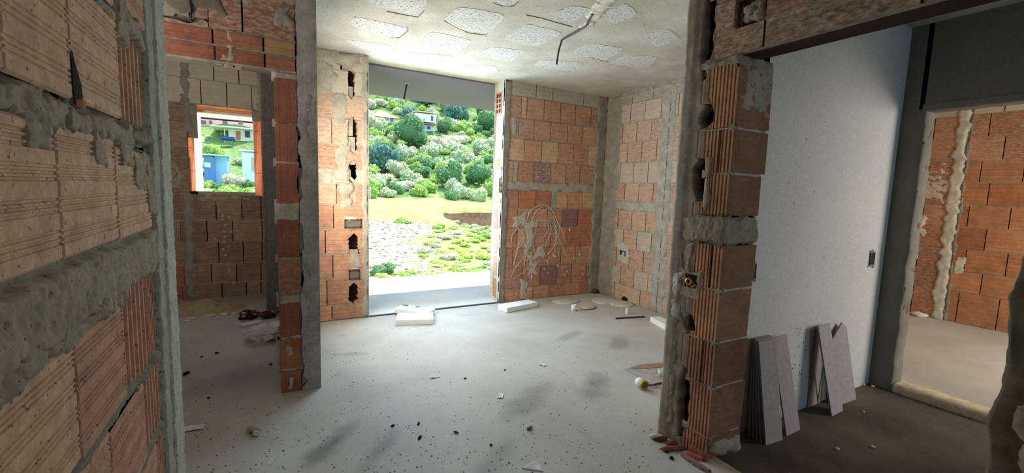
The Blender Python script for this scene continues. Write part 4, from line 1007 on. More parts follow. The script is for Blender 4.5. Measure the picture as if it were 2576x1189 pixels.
for i in range(230):
    Y = 16.5+24*R.random()**1.3; px = R.uniform(1040+3.2*(Y-16.5), 1260) if Y > 19.5 or R.random() < .5 else R.uniform(905, 1240)
    plant_px(R.choice(['bright', 'lime', 'lime', 'olive', 'dry', 'bright']), 'bush', px, R.uniform(18, 56), Y, Lm, 'shrubs on the rubble slope', R.uniform(.45, .75), .2)
plant_px('deep', 'bush', 962, 62, 18.6, 'fresh green bush at the lower left of the balcony door view', None, .9, .0)
plant_px('bright', 'bush', 1015, 46, 40, 'green clump at the top of the pale rubble slope', None, .7, .2)
g = G(); rr_ = random.Random(21)
for i in range(700):
    Y = 16.5+24*rr_.random()**1.4; p = ony(rr_.uniform(905, 1130-40*(Y-16)/24), 480, Y)
    s_ = rr_.uniform(.02, .085)*(Y/22)**.5; g.blob((p.x, Y, terr(p.x, Y)+s_*.2), s_*1.3, s_, s_*.7, .5, 1.7, i, rr_.choice((lin(196, 180, 164), lin(166, 148, 130), lin(204, 192, 178), lin(138, 122, 104), lin(160, 158, 112))), 1, True)
tag(g.build('rubble_stones', M_STONE), 'pale stones and rubble strewn over the slope beyond the balcony', 'rubble', kind='stuff')
Lw = 'leafy bush in the thicket seen through the lower half of the small window'
for i in range(120):
    Y = R.uniform(44, 59); px = R.uniform(478, 655)
    x = ony(px, 480, Y).x; plant_px(R.choice(['bright', 'bright', 'deep', 'olive']), 'bush', px, R.uniform(34, 58), Y, Lw, 'bushes below the small window', 1.0, .1)
plant_px('bright', 'tree', 536, 56, 76, 'round green tree in the small window below the pink building', None, .8, .75)
plant_px('bright', 'bush', 540, 40, 70, 'light green bush in front of the round tree in the small window', None, .9, -.2)
plant_px('olive', 'bush', 612, 44, 72, 'grey-green bush below the white porch in the small window', None, .8, .0)
plant_px('dry', 'bush', 590, 50, 58, 'bare pale bush between the blue shed and the white wall in the small window', None, 1.4, .0)
plant_px('dry', 'bush', 530, 52, 66, 'brownish dry hedge behind the blue shed in the small window', None, .5, .0)

def slabbox(g, px0, py0, px1, py1, Y, depth, tint, z_to_ground=False):
    a, b = ony(px0, py0, Y), ony(px1, py1, Y)
    g.box(min(a.x, b.x), max(a.x, b.x), Y, Y+depth, min(a.z, b.z) if not z_to_ground else min(a.z, b.z)-4, max(a.z, b.z), tint)
def part(name, root, m, *specs):
    g = G()
    for sp_ in specs: slabbox(g, *sp_)
    return g.build(name, m, root)
WH = lin(236, 234, 230)
h1 = tag(empty('house', ony(1070, 340, 112)), 'white two-storey hillside house with flat roof and two lower windows', 'house')
def place(root, fn):
    for o in fn: o.matrix_parent_inverse = root.matrix_basis.inverted()
def mk(root, name, m, *sp_):
    o = part(name, root, m, *sp_); o.matrix_parent_inverse = Matrix.Translation(root.location).inverted(); return o
GLZ = lin(70, 96, 132)
mk(h1, 'upper_storey', M_TINT, (1046, 283, 1097, 309, 112, 7, WH)); mk(h1, 'lower_storey', M_TINT, (1056, 312, 1094, 338, 112.5, 7, lin(220, 228, 236), True))
mk(h1, 'balcony_slab', M_TINT, (1040, 308, 1099, 312, 110.5, 8, lin(168, 120, 104))); mk(h1, 'roof', M_TINT, (1044, 279, 1099, 284, 111.5, 8, lin(238, 214, 160)))
for b in ((1083, 290, 1091, 305), (1064, 297, 1069, 304), (1058, 316, 1069, 326), (1073, 316, 1084, 326)):
    w = mk(h1, 'window', M_TINT, (*b, 111.93 if b[1] < 310 else 112.43, .3, lin(228, 230, 232))); w2 = part('pane', w, M_PLASTIC, (b[0]+1.2, b[1]+1.2, b[2]-1.2, b[3]-.6, (111.9 if b[1] < 310 else 112.40), .3, GLZ))
h2 = tag(empty('house', ony(970, 315, 118)), 'low white house with a pale orange hipped roof at the left door edge', 'house')
mk(h2, 'walls', M_TINT, (944, 290, 1000, 314, 118, 9, WH, True))
for b in ((968, 297, 977, 311), (982, 297, 989, 311)): w = mk(h2, 'window', M_TINT, (*b, 117.9, .3, lin(110, 142, 176)))
g = G(); a, b = ony(938, 291, 117), ony(1006, 291, 117); t = ony(965, 277, 121)
ev = [Vector((a.x, 117, a.z)), Vector((b.x, 117, a.z)), Vector((b.x, 128, a.z)), Vector((a.x, 128, a.z))]; r0, r1 = Vector((a.x+2.6, 122, t.z)), Vector((b.x-3.6, 122, t.z))
for q in ((ev[0], ev[1], r1, r0), (ev[1], ev[2], r1), (ev[2], ev[3], r0, r1), (ev[3], ev[0], r0), (ev[3], ev[2], ev[1], ev[0])): g.face(q, lin(222, 158, 118))
o = g.build('roof', M_TINT, h2); o.matrix_parent_inverse = Matrix.Translation(h2.location).inverted()
h3 = tag(empty('apartment_building', ony(570, 330, 97)), 'long pink building across the top of the small window', 'building')
mk(h3, 'walls', M_TINT, (480, 296, 665, 330, 97, 9, lin(224, 176, 160), True)); mk(h3, 'upper_storey', M_TINT, (492, 268, 660, 284, 99, 8, lin(206, 214, 222))); mk(h3, 'balcony', M_TINT, (482, 283, 604, 291, 96.6, 4, lin(226, 176, 166)))
mk(h3, 'cornice', M_TINT, (480, 291, 665, 297, 96.7, 9, lin(238, 226, 220))); mk(h3, 'roof', M_TINT, (486, 262, 668, 268, 98, 10, lin(176, 122, 104)))
for b in ((526, 303, 534, 312), (504, 302, 518, 312), (560, 303, 572, 313), (600, 303, 611, 313)): mk(h3, 'window', M_TINT, (*b, 96.9, .3, lin(120, 90, 92)))
for b in ((505, 270, 540, 282), (566, 270, 592, 283)): mk(h3, 'window', M_TINT, (*b, 98.9, .3, lin(120, 132, 150)))
h4 = tag(empty('house', ony(600, 365, 88)), 'cream house under a wide white porch roof in the small window', 'house')
mk(h4, 'walls', M_TINT, (574, 324, 662, 372, 89.5, 7, lin(240, 232, 206), True)); mk(h4, 'porch_roof', M_TINT, (528, 316, 664, 325, 87, 9, lin(246, 246, 244))); mk(h4, 'post', M_TINT, (564, 324, 567, 372, 87.2, .25, WH, True))
mk(h4, 'door', M_TINT, (593, 329, 605, 352, 89.4, .2, lin(190, 120, 96))); mk(h4, 'window', M_TINT, (616, 329, 629, 346, 89.4, .2, lin(84, 80, 96)))
h5 = tag(empty('shed', ony(540, 420, 60)), 'low blue shed among the bushes in the small window', 'shed')
mk(h5, 'walls', M_TINT, (512, 394, 540, 420, 60, 3, lin(92, 132, 186), True), (540, 392, 572, 420, 60.6, 3, lin(150, 196, 224), True)); mk(h5, 'roof', M_TINT, (508, 386, 575, 393, 59.6, 4, lin(176, 208, 230)))
mk(h5, 'door', M_TINT, (514, 408, 530, 421, 59.9, .2, lin(214, 222, 190)))
h6 = tag(empty('hut', ony(625, 430, 62)), 'small white walled hut at the right side of the small window', 'hut')
mk(h6, 'walls', M_TINT, (608, 382, 662, 432, 62, 5, lin(214, 228, 240), True)); mk(h6, 'roof', M_TINT, (600, 375, 668, 383, 61.4, 6, lin(236, 238, 240))); mk(h6, 'door', M_TINT, (632, 396, 646, 430, 61.9, .2, lin(196, 166, 150)))
h7 = tag(empty('awning', ony(572, 372, 82)), 'blue awning on posts below the white porch in the small window', 'awning')
mk(h7, 'canopy', M_TINT, (554, 342, 590, 351, 82, 3, lin(44, 82, 150)))
for p in (557, 586): mk(h7, 'post', M_TINT, (p-1, 350, p+1, 376, 82.1, .15, lin(90, 90, 100), True))
g = G(); a = ony(931, 520, 50); g.tube([a, a+Vector((0, 0, 2.3))], .05, lin(220, 224, 228), 6); o = g.build('post', M_TINT); tag(o, 'thin white post standing at the far left of the meadow', 'post')

# ---------------------------------------------------------------- things lying about
def box_obj(name, F1, F2, B1, th, m, tint, label, cat, group=None, bev=.002, marks=None):
    """slab from three top corners (front left, front right, back left), thickness downwards"""
    F1, F2, B1 = Vector(F1), Vector(F2), Vector(B1); e1, e2 = F2-F1, B1-F1
    e2 = e2-e1*(e2.dot(e1)/e1.dot(e1)); n = e1.cross(e2).normalized()
    c = F1+(e1+e2)/2-n*th/2; g = G(); g.obox(Vector((0, 0, 0)), e1/2, e2/2, n*th/2, tint)
    o = g.build(name, m, bevel=bev); o.location = c
    return tag(o, label, cat, group)
FO = lin(238, 240, 242)
zt = .055
f1 = box_obj('foam_block', onz(995, 805, zt), onz(1090, 803, zt), onz(1003, 787, zt), .053, M_FOAM, FO, 'white foam slab lying flat on the screed just inside the balcony threshold', 'foam slab')
zt = .085
f2 = box_obj('foam_block', onz(992, 773, .085), onz(1078, 784, .075), onz(995, 761, .085), .05, M_FOAM, FO, 'white foam slab with a dark scribble tilted on the balcony threshold behind another slab', 'foam slab')
g = G()
nrm = Vector((0, 0, 1))
for st in (((1012, 765), (1016, 763), (1019, 766), (1022, 764), (1027, 766)), ((1045, 768), (1048, 770), (1051, 767), (1056, 769))):
    pts = [onz(x, y, .0855) for x, y in st]; g.tube(pts, .004, lin(60, 62, 66), 5)
o = g.build('scribble', M_TINT, f2); o.matrix_parent_inverse = Matrix.Translation(f2.location).inverted()
f2.location.z -= .012
zt = .06
f3 = box_obj('foam_block', onz(1276, 774, zt), onz(1352, 760, zt), onz(1261, 764, zt), .058, M_FOAM, FO, 'long white foam strip at the foot of the brick panel with plaster splash', 'foam slab')
f4 = box_obj('foam_block', onz(1636, 796, .06), onz(1684, 822, .06), onz(1646, 787, .06), .058, M_FOAM, lin(240, 236, 222), 'white foam block by the right brick wall, partly hidden by the pier', 'foam slab')
def puddle(name, px, py, rx, ry, label, tint, sd, h=.018):
    c = onz(px, py); g = G(); rings = []
    for k, hh in ((1.0, 0), (1.0, h*.6), (.94, h), (.5, h*1.05), (0.01, h)):
        rings.append([Vector((c.x+math.cos(a)*rx*k*(1+.07*fbm((math.cos(a)*1.5+sd, math.sin(a)*1.5, 1), 3)), c.y+math.sin(a)*ry*k*(1+.07*fbm((math.cos(a)*1.5+sd, math.sin(a)*1.5, 1), 3)), hh)) for a in [2*math.pi*q/36 for q in range(36)]])
    g.grid(rings, tint, closed=True); return tag(g.build(name, M_STONE), label, 'dried mortar')
puddle('mortar_puddle', 1424, 758, .19, .13, 'flat round puddle of dried mortar below the plaster splash on the brick panel', lin(196, 188, 170), 1)
puddle('mortar_puddle', 1520, 758, .16, .15, 'pale dried mortar puddle in the corner, left of a touching pair', lin(206, 198, 182), 4)
puddle('mortar_puddle', 1562, 764, .15, .17, 'pale dried mortar puddle nearest the right brick wall, right of a touching pair', lin(204, 196, 180), 7)
g = G(); c = onz(1443, 781); g.lathe([(0, 0), (.030, 0), (.030, .075), (.026, .075), (.026, .01), (0, .01)], c, 16, lin(236, 234, 228)); o = g.build('plastic_cup', M_PLASTIC); tag(o, 'small white cup standing on the floor in front of the round mortar puddle', 'cup')
g = G(); c = onz(1480, 775); g.blob(c+Vector((0, 0, .012)), .11, .07, .014, .3, 2, 3, lin(188, 176, 156), 3); tag(g.build('mortar_crumbs', M_STONE), 'flat patch of mortar crumbs beside the small white cup', 'mortar')
g = G(); c = onz(1577, 789); g.obox(c+Vector((0, 0, .035)), (.014, .004, 0), (-.003, .012, 0), (0, 0, .035), lin(240, 238, 230)); g.obox(c+Vector((.02, .0, .062)), (.022, .004, 0), (-.003, .012, 0), (0, 0, .008), lin(232, 224, 206)); tag(g.build('pipe_offcut', M_PLASTIC, bevel=.002), 'small white upright offcut on the floor behind the dark rod', 'offcut')
g = G(); a, b = onz(1549, 802), onz(1621, 798); g.tube([a+Vector((0, 0, .009)), (a+b)/2+Vector((0, 0, .010)), b+Vector((0, 0, .009))], .009, lin(66, 58, 52), 8); tag(g.build('steel_rod', M_TINT), 'thin dark rod lying on the floor near the right brick wall', 'rod')
g = G(); c = onz(1588, 756); g.blob((4.09, c.y, .035), .035, .05, .035, .3, 2, 1, lin(50, 36, 28), 2); tag(g.build('hole_or_clod', M_STONE), 'dark blob marking a hole at the foot of the right brick wall behind the mortar puddles', 'debris')  # dark blob put in place of a small black hole
g = G(); c = onz(1496, 737); g.blob(c+Vector((0, 0, .03)), .05, .05, .04, .4, 2, 6, lin(84, 70, 56), 2); tag(g.build('hole_or_clod', M_STONE), 'dark clod of debris lying in the room corner under the grey render', 'debris')
# sheet of cardboard with cap, cord
q = [onz(*p) for p in ((1571, 930), (1612, 953), (1672, 984), (1690, 930), (1668, 915), (1612, 918))]
g = G(); g.prism(lambda u, v, d=0.: Vector((u, v, d)), [(p.x, p.y) for p in q], .008, .0, lin(172, 162, 156)); cb = g.build('cardboard_sheet', M_STONE); tag(cb, 'flat grey-brown sheet lying on the floor half hidden behind the brick pier', 'sheet')
g = G(); q = [onz(*p) for p in ((1585, 928), (1614, 919), (1672, 914), (1672, 925), (1625, 929))]; g.prism(lambda u, v, d=0.: Vector((u, v, d)), [(p.x, p.y) for p in q], .0115, .008, lin(160, 128, 106)); g.build('brown_strip', M_STONE, cb)
c = onz(1617, 966, .035); ax = (onz(1626, 968, .035)-onz(1605, 954, .035)).normalized()
cp = tag(empty('paint_tub', c), 'small white tub with a yellow mouth lying on the edge of the grey-brown sheet', 'tub')
g = G(); g.lathe([(0, -.06), (.026, -.06), (.032, -.052), (.032, .012), (.027, .012), (.027, -.03), (0, -.03)], (0, 0, 0), 20, lin(240, 240, 238), ax); g.build('shell', M_PLASTIC, cp)
g = G(); g.lathe([(.024, -.02), (.033, .006), (.036, .022), (.030, .030), (.025, .02), (.022, -.005), (0, -.01)], (0, 0, 0), 20, lin(172, 140, 62), ax); g.build('rim', M_PLASTIC, cp)
g = G(); pts = [onz(x, y, z) for x, y, z in ((1627, 962, .014), (1633, 968, .014), (1642, 968, .014), (1655, 964, .014), (1666, 962, .014), (1684, 955, .014))]; g.tube(pts, .007, lin(104, 66, 48), 8); tag(g.build('hose_piece', M_TINT), 'short brown hose lying from the yellow-mouthed tub towards the pier', 'hose')
g = G(); c = onz(1662, 948); g.lathe([(0, 0), (.022, 0), (.022, .055), (.018, .055), (.018, .008), (0, .008)], c+Vector((0, 0, .008)), 14, lin(226, 224, 216)); tag(g.build('plastic_cup', M_PLASTIC), 'small pale cup on the grey-brown sheet close to the pier edge', 'cup')
# brick splinters by the pier
SH = [((1646, 1103), .03, .018, .03, lin(214, 206, 196), 'white plaster crumb lying beside the lowest corner of the brick pier'), ((1662, 1107), .045, .02, .02, lin(96, 52, 44), 'short dark red brick splinter next to the white crumb at the pier foot'),
      ((1690, 1116), .04, .02, .014, lin(112, 70, 58), 'small brown brick splinter tight against the base of the pier'), ((1694, 1130), .085, .018, .018, lin(140, 78, 68), 'curved red brick splinter lying on the floor left of the pier base'),
      ((1676, 1136), .014, .014, .012, lin(70, 44, 38), 'tiny dark brick crumb under the curved red splinter'), ((1689, 1153), .016, .012, .010, lin(50, 46, 44), 'tiny dark pebble on the bare floor left of the pier')]
for i, ((px, py), a, b, h, t, lab) in enumerate(SH):
    p = onz(px, py); g = G(); g.blob((0, 0, h*.5), a, b, h*.55, .35, 1.8, i, t, 2, True); o = g.build('brick_splinter', M_STONE); o.location = p; o.rotation_euler.z = -.5+.2*i if i != 3 else -.35; tag(o, lab, 'splinter')
for (p0, p1, w, h, t, lab) in (((1728, 1142), (1768, 1158), .022, .02, lin(176, 96, 80), 'long pinkish red brick sliver lying along the base of the pier'), ((1716, 1145), (1785, 1189), .024, .018, lin(128, 108, 104), 'long grey-mauve brick sliver parallel to the pinkish one on the floor')):
    a, b = onz(*p0), onz(*p1); d = (b-a); nn = Vector((-d.y, d.x, 0)).normalized(); g = G(); n = 12; P = []
    for k in range(n+1):
        c = d*(k/n-.5); ww = w*(.6+.4*math.sin(math.pi*k/n))*(1+.2*fbm((k*.7, 1, w*90), 2)); P.append([c-nn*ww+Vector((0, 0, 0)), c-nn*ww*.7+Vector((0, 0, h*.8)), c+nn*ww*.3+Vector((0, 0, h)), c+nn*ww])
    g.grid(P, t, smooth=False); o = g.build('brick_sliver', M_STONE); o.location = (a+b)/2; tag(o, lab, 'splinter')

# tiles leaning on the white wall
TC = lin(172, 165, 168); ZR = -.05
def tile(bl, br, tl, ytop, label, group=None, th=.010, poly=None, m=M_TINT):
    BL, BR_ = onz(*bl, ZR), onz(*br, ZR); TL = ony(*tl, ytop)
    e1 = BR_-BL; e2 = TL-BL; e1h = e1.normalized(); n = e1.cross(e2).normalized()
    if n.y > 0: n = -n
    poly = poly or [(0, 0), (1, 0), (1, 1), (0, 1)]
    front = [BL+e1*u+e2*v for u, v in poly]; back = [p-n*th for p in front]
    mz = min(p.z for p in front+back)-(-.05); g = G(); L0 = BL
    front = [p-L0 for p in front]; back = [p-L0 for p in back]
    g.face(front, TC); g.face(back[::-1], tuple(x*.9 for x in TC))
    for i in range(len(front)): j = (i+1) % len(front); g.face([front[i], back[i], back[j], front[j]], tuple(x*.75 for x in TC))
    o = g.build('plank_tile', m); o.location = L0-Vector((0, 0, mz)); return tag(o, label, 'tile', group)
tile((1927, 1120), (1969, 1106), (1909, 860), 1.475, 'frontmost grey plank tile of the left bundle leaning on the white wall')
tile((1979, 1097), (2013, 1081), (1944, 851), 1.50, 'second grey plank tile from the left, overlapping the frontmost tile of the left bundle')
for i, (bx, by, tx, ty, yt) in enumerate(((1914, 1113, 1906, 856, 1.495), (1905, 1106, 1903, 854, 1.508), (1895, 1100, 1900, 852, 1.521), (1884, 1096, 1896, 851, 1.534))):
    tile((bx, by), (bx+40, by-14), (tx, ty), yt, 'grey plank tile edge-on behind the frontmost tile of the left bundle', 'tiles stacked behind the left bundle front')
tile((2093, 1047), (2121, 1033), (2059, 821), 1.495, 'narrow grey plank tile in front of the right bundle on the white wall')
tile((2112, 1019), (2154, 1004), (2084, 818), 1.525, 'wide grey tile with a slanting broken top, right side of the right bundle', None, .010, [(0, 0), (1, 0), (1, .93), (.80, 1.0), (.05, .80), (0, .80)])
tile((2032, 1025), (2066, 1010), (2056, 822), 1.538, 'dark side tile at the back left of the right bundle', None, .010)
g = G(); a, b = onz(2057, 1012, ZR+.006), ony(2072, 914, 1.50); g.tube([a, b], .004, lin(196, 186, 166), 6); tag(g.build('thin_stick', M_TINT), 'thin pale stick standing behind the narrow tile of the right bundle', 'stick')
# crumbs on the right room floor
for i, (px, py, s, lab) in enumerate(((2106, 1130, .012, 'pale plaster crumb on the dark floor in front of the right tile bundle'), (2195, 1125, .012, 'small plaster crumb alone on the dark floor toward the far doorway'), (2172, 1035, .008, 'tiny plaster crumb on the dark floor right of the broken tile'), (2170, 968, .02, 'yellowish mortar crumb in the corner under the grey wall'), (2195, 972, .015, 'grey mortar crumb by the corner of the far door reveal'))):
    p = onz(px, py, ZR); g = G(); g.blob((0, 0, s*.4), s*1.3, s, s*.6, .4, 2, i, lin(196, 190, 172), 2, True); o = g.build('plaster_crumb', M_STONE); o.location = p; tag(o, lab, 'crumb')
# timber/marble sill in the far doorway
a, b = onz(2218, 962, .0), onz(2560, 1095, .0)
g = G(); yy0, yy1 = -.08, 1.385; P = []
for i in range(20):
    y = yy0+(yy1-yy0)*i/19; r_ = .004*fbm((y*4, 1, 1)); P.append([Vector((4.235, y, -.05)), Vector((4.235+r_, y, -.014)), Vector((4.25+r_, y, .012)), Vector((4.30, y, .018)), Vector((4.40, y, .012)), Vector((4.42, y, -.02))])
g.grid(P, lin(206, 190, 160)); o = g.build('trim_2', M_STONE); o['kind'] = 'structure'
g = G(); c = onx(2310, 790, 7.15); g.blob((7.16, c.y, .03), .06, .09, .035, .4, 2, 4, lin(220, 214, 200), 2); tag(g.build('plaster_lump', M_STONE), 'pale plaster lump at the foot of the brick wall in the farthest room', 'debris')

# left room: sand heap, rubble, bag
def heap(name, cx, cy, rx, ry, h, tint, label, cat, sd):
    g = G(); P = []
    for i in range(15):
        k = i/14; P.append([Vector((cx+math.cos(a)*rx*k*(1+.15*fbm((math.cos(a)+sd, math.sin(a), 1), 3)), cy+math.sin(a)*ry*k, max(-.004, h*(1-k)**.8*(.8+.5*fbm((math.cos(a)*k*2+sd, math.sin(a)*k*2, 3), 4))*(1 if i < 14 else 0)))) for a in [2*math.pi*q/40 for q in range(40)]])
    P[0] = [Vector((cx, cy, h*.85))]*40
    g.grid(P, tint, closed=True); return tag(g.build(name, M_STONE), label, cat)
p = onz(505, 780); heap('sand_heap', p.x, p.y, .42, .27, .14, lin(170, 152, 122), 'low heap of brownish sand under the small window in the left room', 'sand', 2.)
g0 = [((548, 781), .07, .05, .035, 'largest flat pale mortar chunk on the front slope of the sand heap'), ((565, 791), .05, .03, .025, 'white chunk at the right end of the rubble in front of the sand heap'), ((528, 795), .06, .03, .022, 'long pale mortar piece in front of the middle of the sand heap'), ((484, 801), .05, .035, .025, 'white chunk left of the rubble near the dark wall edge'), ((470, 808), .035, .02, .015, 'small white sliver at the far left of the rubble'), ((540, 800), .03, .02, .012, 'small grey chip in front of the pale mortar piece'), ((588, 789), .03, .02, .018, 'white crumb just right of the sand heap rubble')]
for i, ((px, py), a, b, h, lab) in enumerate(g0):
    p = onz(px, py); g = G(); g.blob((0, 0, h*.4), a, b, h*.6, .45, 1.8, i+20, lin(206, 190, 172), 2, True); o = g.build('mortar_chunk', M_STONE); o.location = p+Vector((0, 0, .02 if i in (0,) else 0)); tag(o, lab, 'rubble')
p = onz(645, 798); g0 = tag(empty('debris_pile', p), 'dark pile of reddish debris beside the grey column in the left room', 'debris')
g = G(); rr_ = random.Random(4)
for i in range(14): g.blob((rr_.uniform(-.11, .14), rr_.uniform(-.08, .10), rr_.uniform(.01, .06)), rr_.uniform(.03, .06), rr_.uniform(.03, .05), rr_.uniform(.02, .04), .5, 2, i, rr_.choice((lin(70, 44, 40), lin(54, 38, 36), lin(92, 60, 52))), 2, True)
g.build('lumps', M_STONE, g0)
g = G()
for i in range(9): g.blob((rr_.uniform(-.12, .16), rr_.uniform(-.10, .10), rr_.uniform(.04, .085)), .022, .016, .012, .5, 2, i+40, lin(186, 160, 148), 1, True)
g.build('pale_bits', M_STONE, g0)
o = box_obj('board_strip', onz(611, 818, .022), onz(662, 807, .022), onz(612, 812, .022), .02, M_FOAM, lin(216, 214, 216), 'short white board strip on the floor in front of the dark debris pile', 'board')
# crumpled clear bag
m_bag, nt, N, L, B = mat('clear_film'); B.inputs['Base Color'].default_value = (.86, .87, .95, 1); B.inputs['Roughness'].default_value = .25; B.inputs['Alpha'].default_value = .55
tcb = nd(nt, 'ShaderNodeTexCoord'); nb = nd(nt, 'ShaderNodeTexNoise', ins={'Scale': 22, 'Detail': 6}); L.new(tcb.outputs['Object'], nb.inputs[0]); bb = nd(nt, 'ShaderNodeBump', ins={'Strength': 1, 'Distance': .02}); L.new(nb.outputs[0], bb.inputs['Height']); L.new(bb.outputs[0], B.inputs['Normal'])
p = onz(676, 852); bagr = tag(empty('plastic_bag', p), 'crumpled clear plastic bag lying on the floor left of the brick pier', 'bag')
g = G(); g.blob((.02, .02, .055), .19, .13, .07, .55, 2.6, 5, (.85, .86, .95), 5); g.build('film', m_bag, bagr)
g = G(); g.blob((.0, -.03, .025), .08, .05, .022, .5, 2, 8, lin(170, 160, 120), 2, True); g.blob((.06, .03, .025), .05, .04, .02, .5, 2, 9, lin(120, 110, 90), 2, True); g.build('contents', M_STONE, bagr)
# scattered chips and paper
CH = [((469, 941), .045, .02, lin(46, 36, 32), 'dark brick chip on the floor beside the near left wall edge'), ((545, 889), .024, .014, lin(34, 30, 30), 'black chip in the middle of the left room floor'), ((681, 917), .02, .012, lin(34, 32, 34), 'black chip on the floor close to the left side of the pier'), ((507, 898), .018, .01, lin(50, 46, 50), 'small dark chip left of the black chip on the left room floor'), ((525, 1002), .016, .010, lin(40, 36, 36), 'dark crumb on the floor in the left opening'),
      ((1053, 1066), .028, .008, lin(62, 54, 50), 'short dark splinter in the middle of the floor, farther of two'), ((1056, 1101), .036, .009, lin(52, 46, 44), 'dark oblong splinter in the middle of the floor, nearer of two'), ((988, 1071), .022, .008, lin(64, 58, 54), 'dark splinter on the floor left of the other two splinters'), ((1170, 952), .02, .008, lin(90, 84, 80), 'small grey splinter on the floor in the centre of the main room'), ((1270, 931), .014, .010, lin(70, 64, 60), 'dark pebble right of the centre of the main floor'), ((1147, 1088), .03, .010, lin(104, 94, 84), 'thin brown shaving on the floor right of the dark splinters'),
      ((1235, 1120), .014, .010, lin(76, 70, 66), 'dark pebble on the foreground floor below the grey smudge'), ((1332, 1079), .04, .016, lin(128, 120, 106), 'beige mortar crumb at the edge of the dusty floor patch')]
for i, ((px, py), a, h, t, lab) in enumerate(CH):
    p = onz(px, py); g = G(); a *= .62; g.blob((0, 0, h*.45), a, a*.4 if a > .016 else a*.7, h*.6, .3, 1.8, i+60, t, 2, True); o = g.build('floor_chip', M_STONE); o.location = p; o.rotation_euler.z = (.9, .2, .1, .3, .5, 1.0, .9, .4, 0, 0, -.9, 0, .3)[i]; tag(o, lab, 'chip')
PA = [((1093, 948), .035, 'crumpled white paper scrap on the floor in the middle of the room'), ((1258, 996), .035, 'white paper scrap on the floor right of the centre'), ((1364, 918), .03, 'small white scrap on the floor toward the right wall'), ((488, 1077), .05, 'pale flat scrap on the floor beside the near left wall'), ((1197, 1030), .012, 'tiny white fleck on the main floor')]
for i, ((px, py), a, lab) in enumerate(PA[:4]):
    p = onz(px, py); g = G(); n = 7; P = [[Vector(((u/n-.5)*2*a, (v/n-.5)*1.2*a, .004+.012*abs(fbm((u*.5+i*3, v*.5, i), 3)))) for v in range(n+1)] for u in range(n+1)]; g.grid(P, lin(232, 232, 234), smooth=False); o = g.build('paper_scrap', M_TINT); o.location = p; o.rotation_euler.z = i; tag(o, lab, 'paper')
q = [onz(*p) for p in ((1313, 1178), (1340, 1160), (1352, 1160), (1366, 1186))]; c = sum(q, Vector())/4
g = G(); g.prism(lambda u, v, d=0.: Vector((u, v, d)), [(p.x-c.x, p.y-c.y) for p in q], .005, .0, lin(206, 204, 202)); o = g.build('plaster_flake', M_STONE); o.location = c; tag(o, 'flat triangular pale plaster flake at the bottom of the floor', 'flake')
p = onz(640, 1086); g = G(); g.blob((0, 0, .014), .045, .022, .018, .4, 1.8, 3, lin(186, 174, 150), 2, True); g.blob((.035, -.028, .012), .022, .016, .014, .4, 1.8, 5, lin(200, 190, 170), 2, True); o = g.build('mortar_lump', M_STONE); o.location = p; o.rotation_euler.z = -.7; tag(o, 'yellowish mortar lump on the floor in front of the left pier', 'rubble')
g = G(); rr_ = random.Random(12)
for i in range(900):
    px, py = rr_.uniform(470, 1640), 800+389*rr_.random()**.8
    p = onz(px, py)
    if p.y > YB-.05 or (p.x < .3 and p.y > 3.1 and p.x > 0): continue
    s_ = rr_.uniform(.0022, .006); t = rr_.choice((lin(78, 72, 66), lin(110, 102, 92), lin(96, 88, 80), lin(206, 200, 190)))
    b = [p+Vector((math.cos(a)*s_, math.sin(a)*s_*.8, 0)) for a in (0, 1.3, 2.6, 3.9, 5.2)]; t_ = p+Vector((0, 0, s_*.8))
    for k in range(5): g.face([b[k], b[(k+1) % 5], t_], t)
o = g.build('grit', M_STONE); tag(o, 'fine grit and dust crumbs scattered over the bare screed floor', 'grit', kind='stuff')

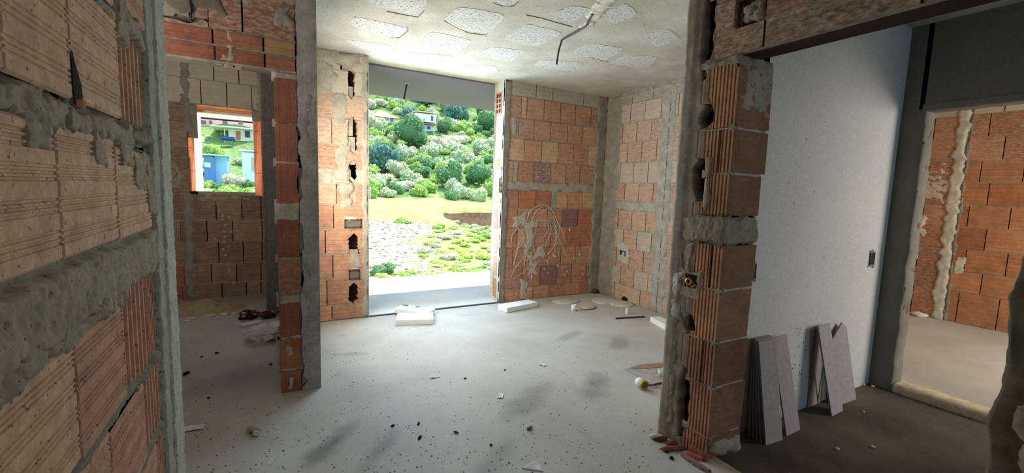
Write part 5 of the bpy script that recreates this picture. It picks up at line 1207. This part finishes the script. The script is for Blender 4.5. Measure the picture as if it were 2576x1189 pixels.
# ceiling wires and conduit
g = G(); pth = [(1540, -12), (1516, 12), (1497, 36), (1489, 44)]; 
for i in range(len(pth)-1):
    for k in range(4): p = onz(*[pth[i][j]+(pth[i+1][j]-pth[i][j])*k/4 for j in (0, 1)], H); g.blob(p+Vector((0, 0, .004)), .07, .05, .016, .4, 2, i*5+k, lin(216, 208, 190), 2)
for px, py in ((1484, 60), (1472, 66)): g.blob(onz(px, py, H)+Vector((0, 0, .004)), .05, .06, .012, .4, 2, px, lin(216, 208, 190), 2)
cw = tag(empty('ceiling_cable', onz(1450, 75, H)), 'dark cable bedded in plaster on the ceiling, its loose end hanging down', 'cable')
o = g.build('plaster_patch', M_STONE, cw); o.matrix_parent_inverse = Matrix.Translation(cw.location).inverted()
g = G(); pts = [onz(*p, H-.012) for p in ((1490, 36), (1480, 52), (1474, 66), (1460, 74), (1440, 86), (1421, 96), (1413, 101))]; e = pts[-1]; en = ony(1400, 162, e.y); md = ony(1405, 130, e.y)
g.tube(pts+[md, en], .008, lin(54, 50, 48), 8); o = g.build('cable', M_PLASTIC, cw); o.matrix_parent_inverse = Matrix.Translation(cw.location).inverted()
yb_ = 5.75; p = onz(1024, 209, H-.02); g = G(); g.tube([p, ony(1020, 230, p.y), ony(1016, 250, p.y)], .011, lin(70, 68, 70), 6); g.blob(p, .03, .03, .012, .3, 2, 1, lin(190, 188, 190), 2); tag(g.build('ceiling_wire', M_PLASTIC), 'short wire hanging from the grey balcony soffit', 'wire')
# junction boxes in the chase beside the balcony door
for (px, py, w, h, lab) in ((888, 562, .085, .045, 'square junction box in the brick beside the balcony door, upper of two'), (891, 690, .055, .05, 'half plastered junction box in the brick beside the balcony door, lower of two')):
    p = ony(px, py, YB); r_ = tag(empty('junction_box', (p.x, YB, p.z)), lab, 'junction box'); f_ = lambda u, v, d=0.: Vector((u, -d, v))
    g = G()
    for q in (rect(-w, -w+.012, -h, h), rect(w-.012, w, -h, h), rect(-w, w, -h-.002, -h+.012), rect(-w, w, h-.012, h)): g.prism(f_, q, .012, -.03, lin(70, 62, 66))
    g.build('rim', M_PLASTIC, r_); g = G(); g.prism(f_, rect(-w+.01, w-.01, -h+.01, h-.01), .007, -.03, lin(120, 106, 88)); g.build('back', M_STONE, r_)
    g = G(); g.lumpy(f_, -w, w, h-.004, h+.03, .010, .006, .015, .008, lin(196, 188, 172), px, .02); g.build('plaster_lip', M_TINT, r_)
